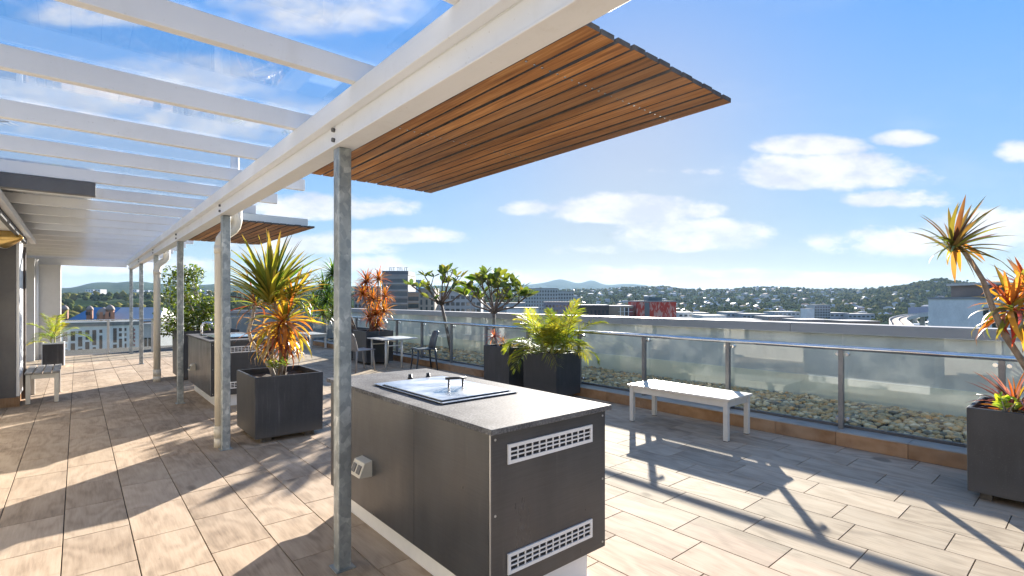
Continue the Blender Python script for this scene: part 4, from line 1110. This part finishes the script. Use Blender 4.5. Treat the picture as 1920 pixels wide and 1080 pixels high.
city_block('office_building', 'grey blue office building behind the frangipani trees', 'building', 815, 902, 260, 548, 20, paint('blue_grey', (.30, .34, .37)), 6, 9, .7, .5)
city_block('apartment_building', 'long pale apartment block on the skyline right of the frangipani', 'building', 985, 1046, 480, 541, 26, paint('pale_flats', (.40, .43, .43)), 6, 12, .5, .5)
city_block('apartment_building', 'lower pale wing of the long apartment block', 'building', 1046, 1076, 480, 547, 24, paint('pale_flats', (.40, .43, .43)), 5, 6, .55, .5)
city_block('apartment_building', 'white podium building under the pale apartment block', 'building', 1022, 1080, 360, 567, 20, paint('podium_purple', (.20, .19, .24)), 3, 9, .5, .5)
city_block('flat_building', 'low teal roofed building left of the yellow palm', 'building', 905, 985, 320, 569, 26, paint('teal', (.20, .28, .33)), 3, 8, .7, .4)
city_block('car_park', 'low building with a white curved canopy edge by the parapet', 'building', 950, 1010, 200, 579, 14, paint('white_wall', (.78, .78, .78)), 2, 6, .7, .4)
dk = paint('dark_brick', (.075, .06, .058))
city_block('apartment_building', 'dark brown flat roofed block right of the yellow palm', 'building', 1083, 1142, 210, 573.5, 16, dk, 3, 8, .45, .5)
o, w, h = city_block('apartment_building', 'tan ended dark block beside the red mural', 'building', 1140, 1187, 215, 575, 14, paint('tan_end', (.34, .27, .20)), 0, 0)
for k in range(3): boxpart('frame', paint('white_wall', (.78, .78, .78)), o, w * (-.02 + .16 * k), w * (.01 + .16 * k), -.3, -.01, h - 6, h - .4)
boxpart('facade', dk, o, w * .15, w * .49, -.2, -.005, 0, h - .6)
boxpart('facade', paint('maroon', (.22, .05, .045)), o, w * .33, w * .485, -.26, -.205, 0, h - 1.0)
for k in range(3): boxpart('balcony', paint('white_wall', (.78, .78, .78)), o, w * -.1, w * .49, -.6, -.31, h - 2.2 - 2.6 * k, h - 2.05 - 2.6 * k)
def mk_mural():
    m, t, out = newmat('mural')
    p = objc(t)
    n = t.noise(t.vmath('MULTIPLY', p, (1.1, 1, .32)), 1.25, 5, .68, None, .6)
    n2 = t.noise(t.vmath('MULTIPLY', p, (.5, 1, .3)), .9, 2, .5)
    f = t.smooth(t.math('ADD', n, t.math('MULTIPLY', t.math('SUBTRACT', n2, .5), .5)), .50, .58)
    prin(t, out, t.mix(t.math('MULTIPLY', f, .85), c3(.50, .055, .035), c3(.62, .40, .34)), .7, 0, .3); return m
mural = mk_mural()
o, w, h = city_block('mural_building', 'red building painted with a pale streaked mural', 'building', 1194, 1268, 215, 566, 16, mural, 0, 0)
boxpart('stair_core', paint('core_grey', (.16, .18, .19)), o, w * -.30, w * -.18, -.25, -.01, 0, h - .2)
boxpart('plant_room', paint('teal_roof', (.10, .15, .16)), o, w * -.17, w * .17, 2, 10, h + .46, h + 2.0)

# low sheds and offices between the mural and the viaduct
sheds = [(1272, 1300, 520, 586, (.5, .52, .53)), (1300, 1330, 560, 587, (.34, .38, .42)), (1318, 1362, 480, 592, (.62, .62, .60)), (1362, 1395, 620, 586, (.30, .34, .38)), (1392, 1440, 600, 589, (.22, .26, .30)), (1440, 1490, 520, 594, (.26, .23, .22)), (1452, 1500, 700, 585, (.33, .37, .42)), (1556, 1592, 650, 587, (.36, .38, .42)), (1590, 1640, 640, 589, (.30, .34, .38)), (1285, 1325, 400, 600, (.28, .27, .27)), (1340, 1430, 420, 600, (.33, .31, .29)), (1500, 1560, 460, 600, (.26, .21, .18)), (1590, 1650, 400, 603, (.24, .17, .13))]
shed_label = ['pale warehouse roof right of the red mural', 'blue grey shed behind the pale warehouse', 'wide white roofed warehouse past the mural', 'slate coloured shed in front of the suburb trees', 'long dark blue warehouse in the middle distance', 'brown low warehouse above the parapet cap', 'blue grey factory behind the brown warehouse', 'grey shed beside the twin white flats', 'slate office block left of the viaduct', 'dark roofed shed just over the parapet by the mural', 'long tan warehouse just over the parapet', 'rust coloured shed in front of the twin flats', 'rust brown yard building left of the viaduct ramp']
for (u0, u1, d, v, c), lb in zip(sheds, shed_label):
    city_block('warehouse', lb, 'warehouse', u0, u1, d, v, 30, paint('shed_%d' % int(c[0] * 1000), c), 1, max(3, int((u1 - u0) / 8)), .6, .5, z0=4.0)
o, w, h = city_block('apartment_building', 'white slab end of the twin flats in the middle distance', 'building', 1513, 1526, 620, 579, 14, paint('white_wall', (.78, .78, .78)), 0, 0)
city_block('apartment_building', 'grey balconied flats beside their white slab end', 'building', 1527, 1557, 640, 572, 16, paint('blue_grey', (.30, .34, .37)), 6, 6, .6, .6)
# white building behind the leaning plant
o, w, h = city_block('apartment_building', 'white apartment building behind the leaning plant at the right', 'building', 1840, 1990, 110, 561, 14, paint('white_wall', (.78, .78, .78)), 4, 9, .6, .5)
boxpart('upper_storey', paint('brown_band', (.20, .17, .15)), o, w * -.28, w * .5, 1.5, 12, h + .46, h + 3.2)
boxpart('roof_slab', paint('slab_white', (.55, .55, .53)), o, w * -.32, w * .5, .8, 12.6, h + 3.205, h + 3.7)

# viaduct
def viaduct():
    o = thing('viaduct', 'curving elevated road with pale barriers in the right middle distance', 'bridge')
    ctrl = [(1712, 150, -13.5), (1702, 215, -13.2), (1690, 290, -12.8), (1684, 360, -12.5), (1700, 420, -12.2), (1735, 480, -11.8), (1785, 540, -11.5), (1845, 600, -11.2), (1920, 660, -11), (2000, 720, -11)]
    pts = [Vector((*PX(u, d), z)) for u, d, z in ctrl]
    fine = []
    for i in range(len(pts) - 1):
        p0, p1, p2, p3 = pts[max(i - 1, 0)], pts[i], pts[i + 1], pts[min(i + 2, len(pts) - 1)]
        for k in range(8):
            t = k / 8; fine.append(.5 * ((2 * p1) + (p2 - p0) * t + (2 * p0 - 5 * p1 + 4 * p2 - p3) * t * t + (3 * p1 - p0 - 3 * p2 + p3) * t ** 3))
    all_pts = fine
    def strip(name, m, off0, off1, z0, z1, fine=None):
        fine = fine or all_pts; b = MB(); vs = []
        for i, p in enumerate(fine):
            tg = (fine[min(i + 1, len(fine) - 1)] - fine[max(i - 1, 0)]); tg.z = 0; tg.normalize(); s = Vector((tg.y, -tg.x, 0))
            vs += [p + s * off0 + UP * z0, p + s * off1 + UP * z0, p + s * off1 + UP * z1, p + s * off0 + UP * z1]
        fs = [(i * 4 + k, i * 4 + (k + 1) % 4, (i + 1) * 4 + (k + 1) % 4, (i + 1) * 4 + k) for i in range(len(fine) - 1) for k in range(4)]
        b.add(vs, fs); b.build(name, m, o)
    strip('deck', paint('road_surface', (.26, .20, .15)), -4.5, 4.5, -1.6, 0)
    strip('barrier', paint('barrier_pale', (.58, .56, .53)), -4.75, -4.503, -1.8, 1.0)
    strip('barrier', paint('barrier_pale', (.58, .56, .53)), 4.503, 4.75, -1.8, 1.0)
    strip('median', paint('barrier_pale', (.58, .56, .53)), -.2, .2, .003, .7)
    strip('noise_screen', paint('lilac_screen', (.30, .30, .44), .4), -5.0, -4.752, 1.0, 6.5, fine[36:])
    for i in range(4, len(fine), 5):
        p = fine[i]; b = MB(); b.box(p.x - 1.5, p.x + 1.5, p.y - 1.5, p.y + 1.5, GROUND - 1, p.z - 1.605); b.build('pier', concrete, o)
viaduct()

# left: white hotel facade, market hall with turrets, distant blocks
def white_facade():
    Yf = 60.0; x0, x1 = -2.2, 4.45
    o = thing('office_building', 'white building with many dark slot windows below the far left rail', 'building', (x0, Yf, GROUND))
    zt = -.9 - GROUND; wm = paint('facade_white', (.80, .80, .80))
    boxpart('wall', wm, o, 0, x1 - x0, 0, 5, 0, zt)
    boxpart('coping', paint('coping_dark', (.20, .21, .22)), o, -.1, x1 - x0 + .1, -.1, 5.1, zt + .003, zt + .35)
    dark = paint('facade_window', (.055, .055, .062), .3)
    wins = [(120, 180, 762, 880), (222, 275, 752, 870), (318, 360, 745, 788), (405, 457, 738, 785), (493, 543, 735, 922), (582, 620, 730, 770),
            (120, 172, 910, 955), (220, 274, 903, 1022), (314, 366, 822, 940), (408, 446, 815, 855), (404, 456, 886, 1004), (582, 620, 803, 985), (498, 538, 952, 992),
            (120, 180, 985, 1050), (314, 366, 970, 1040), (757, 802, 712, 890), (830, 867, 710, 748), (830, 867, 775, 815), (900, 925, 708, 745), (900, 925, 772, 810), (900, 925, 838, 876),
            (832, 870, 845, 952), (757, 802, 918, 1015), (903, 925, 905, 980), (975, 1018, 700, 870), (980, 1012, 900, 935), (978, 1018, 962, 1000), (498, 545, 1015, 1040)]
    for (a, c, e, f) in wins:
        U0, U1, V0, V1 = 100 + a / 6.75, 100 + c / 6.75, 510 + e / 6.75, 510 + f / 6.75
        def at(u, v):
            r = (u - CX) / F; d = Yf / (RGT.y * r + FWD.y); return (RGT.x * r + FWD.x) * d, EYE - (v - HV) / F * d
        xa, za = at(U0, V0); xb, zb = at(U1, V0); _, zc = at(U1, V1)
        f_ = boxpart('window', dark, o, xa - x0, xb - x0, -.05, -.003, zc - GROUND, za - GROUND)
    # small red upright sign by the right corner
    s = MB(); xs_ = x1 - x0 - .42
    for k in range(6): s.box(xs_, xs_ + .12, -.06, -.003, zt - .55 - .36 * k, zt - .35 - .36 * k)
    s.build('sign_letters', paint('sign_red', (.42, .20, .19)), o)
    for k in range(5):
        boxpart('tree_planter', paint('chimney_brick', (.45, .22, .13)), o, .3 + .25 * k if k < 2 else 3.8 + .45 * (k - 2), .5 + .25 * k if k < 2 else 4.05 + .45 * (k - 2), 3, 3.3, zt + .36, zt + 1.2)
white_facade()
def market():
    d = 130.0; x, y = PX(200, d)
    o = thing('market_hall', 'brick market hall with blue and grey roofs and domed turrets', 'building', (x, y, GROUND), None, RZ + R(12))
    def X(u): return (u - 200) / F * d
    ze = EYE - (603 - HV) / F * d - GROUND; zr = EYE - (577 - HV) / F * d - GROUND
    br = paint('old_brick', (.40, .20, .13)); bl_ = paint('roof_blue', (.07, .19, .36), .6); gr_ = paint('roof_slate', (.42, .42, .43), .5)
    boxpart('wall', br, o, X(133), X(288), 0, 14, 0, ze)
    for (a, c, m) in ((132, 200, bl_), (200, 290, gr_)):
        b = MB(); xa, xb = X(a), X(c); hip = 2.2
        b.add([(xa, -.4, ze), (xb, -.4, ze), (xb, 14.4, ze), (xa, 14.4, ze), (xa + (hip if a < 150 else 0), 7, zr), (xb - (hip if c > 250 else 0), 7, zr)],
              [(0, 1, 5, 4), (2, 3, 4, 5), (1, 2, 5), (3, 0, 4), (0, 3, 2, 1)]); b.build('roof', m, o)
    for (u, top, rad) in ((136, 572, .75), (176, 573, .7), (198, 576, 1.3), (209, 571, .9)):
        zt = EYE - (top - HV) / F * d - GROUND; cx_ = X(u)
        b = MB(); b.tube([(cx_, -.9, 0), (cx_, -.9, zt - rad * 1.6)], rad, 12, 0, True, False); tr = b.build('turret', br, o)
        b = MB(); b.tube([(cx_, -.9, zt - rad * 1.6 + .003), (cx_, -.9, zt - rad * 1.2), (cx_, -.9, zt - rad * .6), (cx_, -.9, zt - rad * .2), (cx_, -.9, zt)], [rad * 1.12, rad * 1.1, rad * .85, rad * .4, .05], 12); b.build('dome', paint('lead_dome', (.36, .28, .24)), tr)
        for q in range(4):
            a = R(-90 + (q - 1.5) * 35); boxpart('opening', dk, tr, cx_ + rad * math.cos(a) - .12, cx_ + rad * math.cos(a) + .12, -.9 + rad * math.sin(a) - .06, -.9 + rad * math.sin(a) + .06, zt - rad * 3.4, zt - rad * 2.2)
    for u in (122, 126): 
        b = MB(); b.box(X(u) - .25, X(u) + .25, -1.5, -1.0, 0, EYE - (592 - HV) / F * d - GROUND); b.build('chimney', br, o)
market()
city_block('hospital_block', 'pale twin hospital blocks before the blue range on the left', 'building', 160, 175, 1900, 543, 30, paint('far_white', (.70, .70, .72)), 3, 3, .6, .5, z0=7)
city_block('hospital_block', 'pale right hand slab of the distant hospital pair', 'building', 177, 188, 1900, 542.5, 30, paint('far_cream', (.62, .61, .60)), 3, 2, .6, .5, z0=7)
for k, (u, w_, v, lb) in enumerate([(248, 8, 543, 'tallest'), (262, 7, 545, 'left hand'), (271, 7, 544, 'middle'), (281, 6, 545, 'right hand')]):
    city_block('distant_tower', 'faint blue grey %s tower before the range on the left' % lb, 'tower', u, u + w_, 2600, v, 25, paint('far_tower', (.36, .40, .45)), 4, 2, .6, .5, z0=9)
city_block('distant_tower', 'small white tower on the wooded slope right of the shrub', 'tower', 379, 388, 1200, 544, 14, paint('far_white', (.70, .70, .72)), 4, 3, .6, .5, z0=5)
city_block('grey_building', 'grey slab building below the far rail right of the white one', 'building', 262, 300, 75, 612, 14, paint('slab_grey', (.40, .41, .42)), 4, 5, .6, .6)

# houses on the hillside
def houses():
    rs = random.Random(11); protos = []
    walls = [(.66, .64, .60), (.55, .50, .42), (.46, .50, .53), (.72, .72, .71)]; roofs = [(.30, .30, .32), (.50, .50, .51), (.34, .16, .10), (.62, .62, .61), (.20, .19, .18)]
    for k in range(10):
        w, l, h = rs.uniform(6, 10), rs.uniform(7, 12), rs.uniform(2.6, 4.6); b = MB(); rf = rs.uniform(1.6, 2.6)
        b.box(-w / 2, w / 2, -l / 2, l / 2, -3, h)
        e = .6
        b.add([(-w / 2 - e, -l / 2 - e, h), (w / 2 + e, -l / 2 - e, h), (w / 2 + e, l / 2 + e, h), (-w / 2 - e, l / 2 + e, h), (0, -l / 2 + 1.5, h + rf), (0, l / 2 - 1.5, h + rf)], [(0, 1, 4), (1, 2, 5, 4), (2, 3, 5), (3, 0, 4, 5), (0, 3, 2, 1)], 1)
        for q in (-.28, .05, .3): b.box(w * q - .9, w * q + .9, -l / 2 - .06, -l / 2 - .003, h - 2.3, h - .9, 2); b.box(-w / 2 - .06, -w / 2 - .003, l * q - .9, l * q + .9, h - 2.3, h - .9, 2)
        protos.append(b.mesh('house', [paint('house_wall_%d' % (k % 4), walls[k % 4]), paint('house_roof_%d' % (k % 5), roofs[k % 5], .5), window_mat]))
    names = ['grey roofed', 'pale roofed', 'terracotta roofed', 'white roofed', 'dark roofed']
    n = 0
    while n < 285:
        u = rs.uniform(985, 1850); d = 640 * (2950 / 640) ** (rs.random() ** .75)
        if u > 1620 and d > 1500 and rs.random() < .8: continue
        x, y = PX(u, d); k = rs.randrange(10)
        o = bpy.data.objects.new('house', protos[k]); COL.objects.link(o); o.location = (x, y, terrain(x, y) + 1.0); o.rotation_euler = (0, 0, rs.uniform(0, math.tau))
        s = rs.uniform(1.0, 1.6); o.scale = (s, s, s)
        where = 'behind the long apartment block' if u < 1090 else 'above the dark brick blocks' if u < 1190 else 'behind the red mural building' if u < 1290 else 'above the warehouses' if u < 1450 else 'above the twin flats' if u < 1620 else 'on the wooded right hill'
        lvl = 'low' if d < 1150 else 'midway up' if d < 1900 else 'high up'
        side = ['white walled', 'tan walled', 'blue grey walled', 'bright walled'][k % 4]
        tag(o, 'small %s %s house %s %s' % (names[k % 5], side, lvl, where), 'house', 'houses on the hillside'); n += 1
houses()
def far_houses():
    rs = random.Random(23); b = MB()
    cols = [(.50, .47, .42), (.38, .38, .39), (.30, .15, .10), (.58, .57, .55), (.34, .37, .40)]
    for k in range(330):
        u = rs.uniform(960, 1960); d = 700 * (3050 / 700) ** (rs.random() ** .7); x, y = PX(u, d)
        if u > 1620 and d > 1450 and rs.random() < .6: continue
        z = terrain(x, y) + 2.2; a = rs.uniform(0, math.pi); w, l, h = rs.uniform(4, 8), rs.uniform(5, 9), rs.uniform(2.5, 5)
        ax, ay = Vector((math.cos(a), math.sin(a), 0)), Vector((-math.sin(a), math.cos(a), 0)); p = Vector((x, y, z))
        b.obox(p + UP * h / 2, ax * w, ay * l, UP * (h / 2 + 2), rs.choice((0, 3, 4, 1)))
        r_ = rs.uniform(1.5, 3); q = p + UP * (h + 2)
        b.add([q - ax * (w + .5) - ay * (l + .5), q + ax * (w + .5) - ay * (l + .5), q + ax * (w + .5) + ay * (l + .5), q - ax * (w + .5) + ay * (l + .5), q - ay * (l - 2) + UP * r_, q + ay * (l - 2) + UP * r_],
              [(0, 1, 4), (1, 2, 5, 4), (2, 3, 5), (3, 0, 4, 5)], rs.choice((1, 2, 3, 1, 4)))
    stuff(b.build('far_houses', [paint('far_house_%d' % i, c) for i, c in enumerate(cols)]))
far_houses()

# woods: one mass of tree crowns
def woods():
    rs = np.random.RandomState(5); base = []
    for s in range(7):
        bm = bmesh.new(); bmesh.ops.create_icosphere(bm, subdivisions=1, radius=1)
        co = np.array([v.co[:] for v in bm.verts]); fa = np.array([[v.index for v in f.verts] for f in bm.faces]); bm.free()
        co = co * rs.uniform(.72, 1.25, (len(co), 1)); base.append((co, fa))
    V, Fa = [], []; o = 0
    def tree(x, y, z, s, lobes):
        nonlocal o
        for q in range(lobes):
            co, fa = base[rs.randint(7)]; a = rs.uniform(0, 6.28); ca, sa = math.cos(a), math.sin(a); k = s * (1 if q == 0 else rs.uniform(.4, .75))
            p = co * np.array([k * rs.uniform(.85, 1.15), k * rs.uniform(.85, 1.15), k * rs.uniform(.75, 1.2)])
            p = np.stack([p[:, 0] * ca - p[:, 1] * sa, p[:, 0] * sa + p[:, 1] * ca, p[:, 2]], 1)
            off = np.array([0, 0, 0]) if q == 0 else rs.normal(0, .62, 3) * s * np.array([1, 1, .7])
            V.append(p + np.array([x, y, z + s * .9]) + off); Fa.append(fa + o); o += len(p)
    cnt = 0
    while cnt < 5200:                                           # suburb on the right
        u = rs.uniform(890, 1990); d = 560 * (3150 / 560) ** rs.uniform(0, 1) ** .8
        x, y = PX(u, d)
        if 1630 < u < 1900 and d < 760: continue
        tree(x, y, terrain(x, y), rs.uniform(3.2, 6.6) * (1 + .18 * (d > 1800)), 2 if d > 1300 else 3); cnt += 1
    cnt = 0
    while cnt < 1500:                                           # hill on the right
        u = rs.uniform(1560, 2000); d = rs.normal(1620, 260)
        if d < 900: continue
        x, y = PX(u, d); tree(x, y, terrain(x, y), rs.uniform(3.5, 7.5), 3); cnt += 1
    cnt = 0
    while cnt < 900:                                            # parkland on the left
        u = rs.uniform(60, 900); d = 210 * (1500 / 210) ** rs.uniform(0, 1) ** .8
        if u > 640 and d < 420: continue
        x, y = PX(u, d); tree(x, y, terrain(x, y), rs.uniform(4.5, 8.5), 5 if d < 700 else 3); cnt += 1
    for u, d in [(1690, 320), (1705, 300), (1720, 330), (1735, 345), (1745, 360), (1600, 330), (1560, 360), (1480, 380), (1420, 360), (1330, 370), (1580, 450), (1700, 250), (1300, 330), (1500, 330)]:
        x, y = PX(u, d); tree(x, y, terrain(x, y), rs.uniform(5, 8), 4)
    V = np.concatenate(V); Fa = np.concatenate(Fa)
    me = bpy.data.meshes.new('treetops'); me.vertices.add(len(V)); me.vertices.foreach_set('co', V.ravel())
    me.loops.add(Fa.size); me.loops.foreach_set('vertex_index', Fa.ravel().astype(np.int32))
    me.polygons.add(len(Fa)); me.polygons.foreach_set('loop_start', np.arange(0, Fa.size, 3, dtype=np.int32)); me.polygons.foreach_set('loop_total', np.full(len(Fa), 3, np.int32))
    m, t, out = newmat('tree_crowns')
    r = t.new('ShaderNodeNewGeometry').outputs['Random Per Island']; n = t.noise(pos(t), .5, 4, .6); f = t.math('ADD', t.math('MULTIPLY', r, .6), t.math('MULTIPLY', n, .4))
    p = prin(t, out, t.ramp(f, [(.2, (.042, .066, .020)), (.45, (.10, .130, .032)), (.65, (.19, .195, .045)), (.85, (.29, .245, .07))]), 1.0, 0, 0.0, 0, t.noise(pos(t), 1.3, 3, .6), .6, .6)
    tl = t.new('ShaderNodeBsdfTranslucent'); t.l.new(p.inputs['Base Color'].links[0].from_socket, tl.inputs[0])
    ms = t.new('ShaderNodeMixShader'); ms.inputs[0].default_value = .42; t.l.new(p.outputs[0], ms.inputs[1]); t.l.new(tl.outputs[0], ms.inputs[2]); t.l.new(ms.outputs[0], out.inputs[0])
    me.materials.append(m); me.update(); me.validate()
    stuff(link('treetops', me))
woods()

# ------------------------------------------------------------------ air
HAZE = 0.00004
if HAZE:
    b = MB(); b.box(-15200, 15200, -15200, 15200, GROUND - 12, 430)
    m = bpy.data.materials.new('haze_air'); m.use_nodes = True; t = NT(m.node_tree); t.n.clear()
    out = t.new('ShaderNodeOutputMaterial'); v = t.new('ShaderNodeVolumePrincipled')
    v.inputs['Color'].default_value = (.46, .68, .96, 1); v.inputs['Density'].default_value = HAZE; v.inputs['Anisotropy'].default_value = .2
    t.l.new(v.outputs[0], out.inputs['Volume']); stuff(b.build('haze', m))
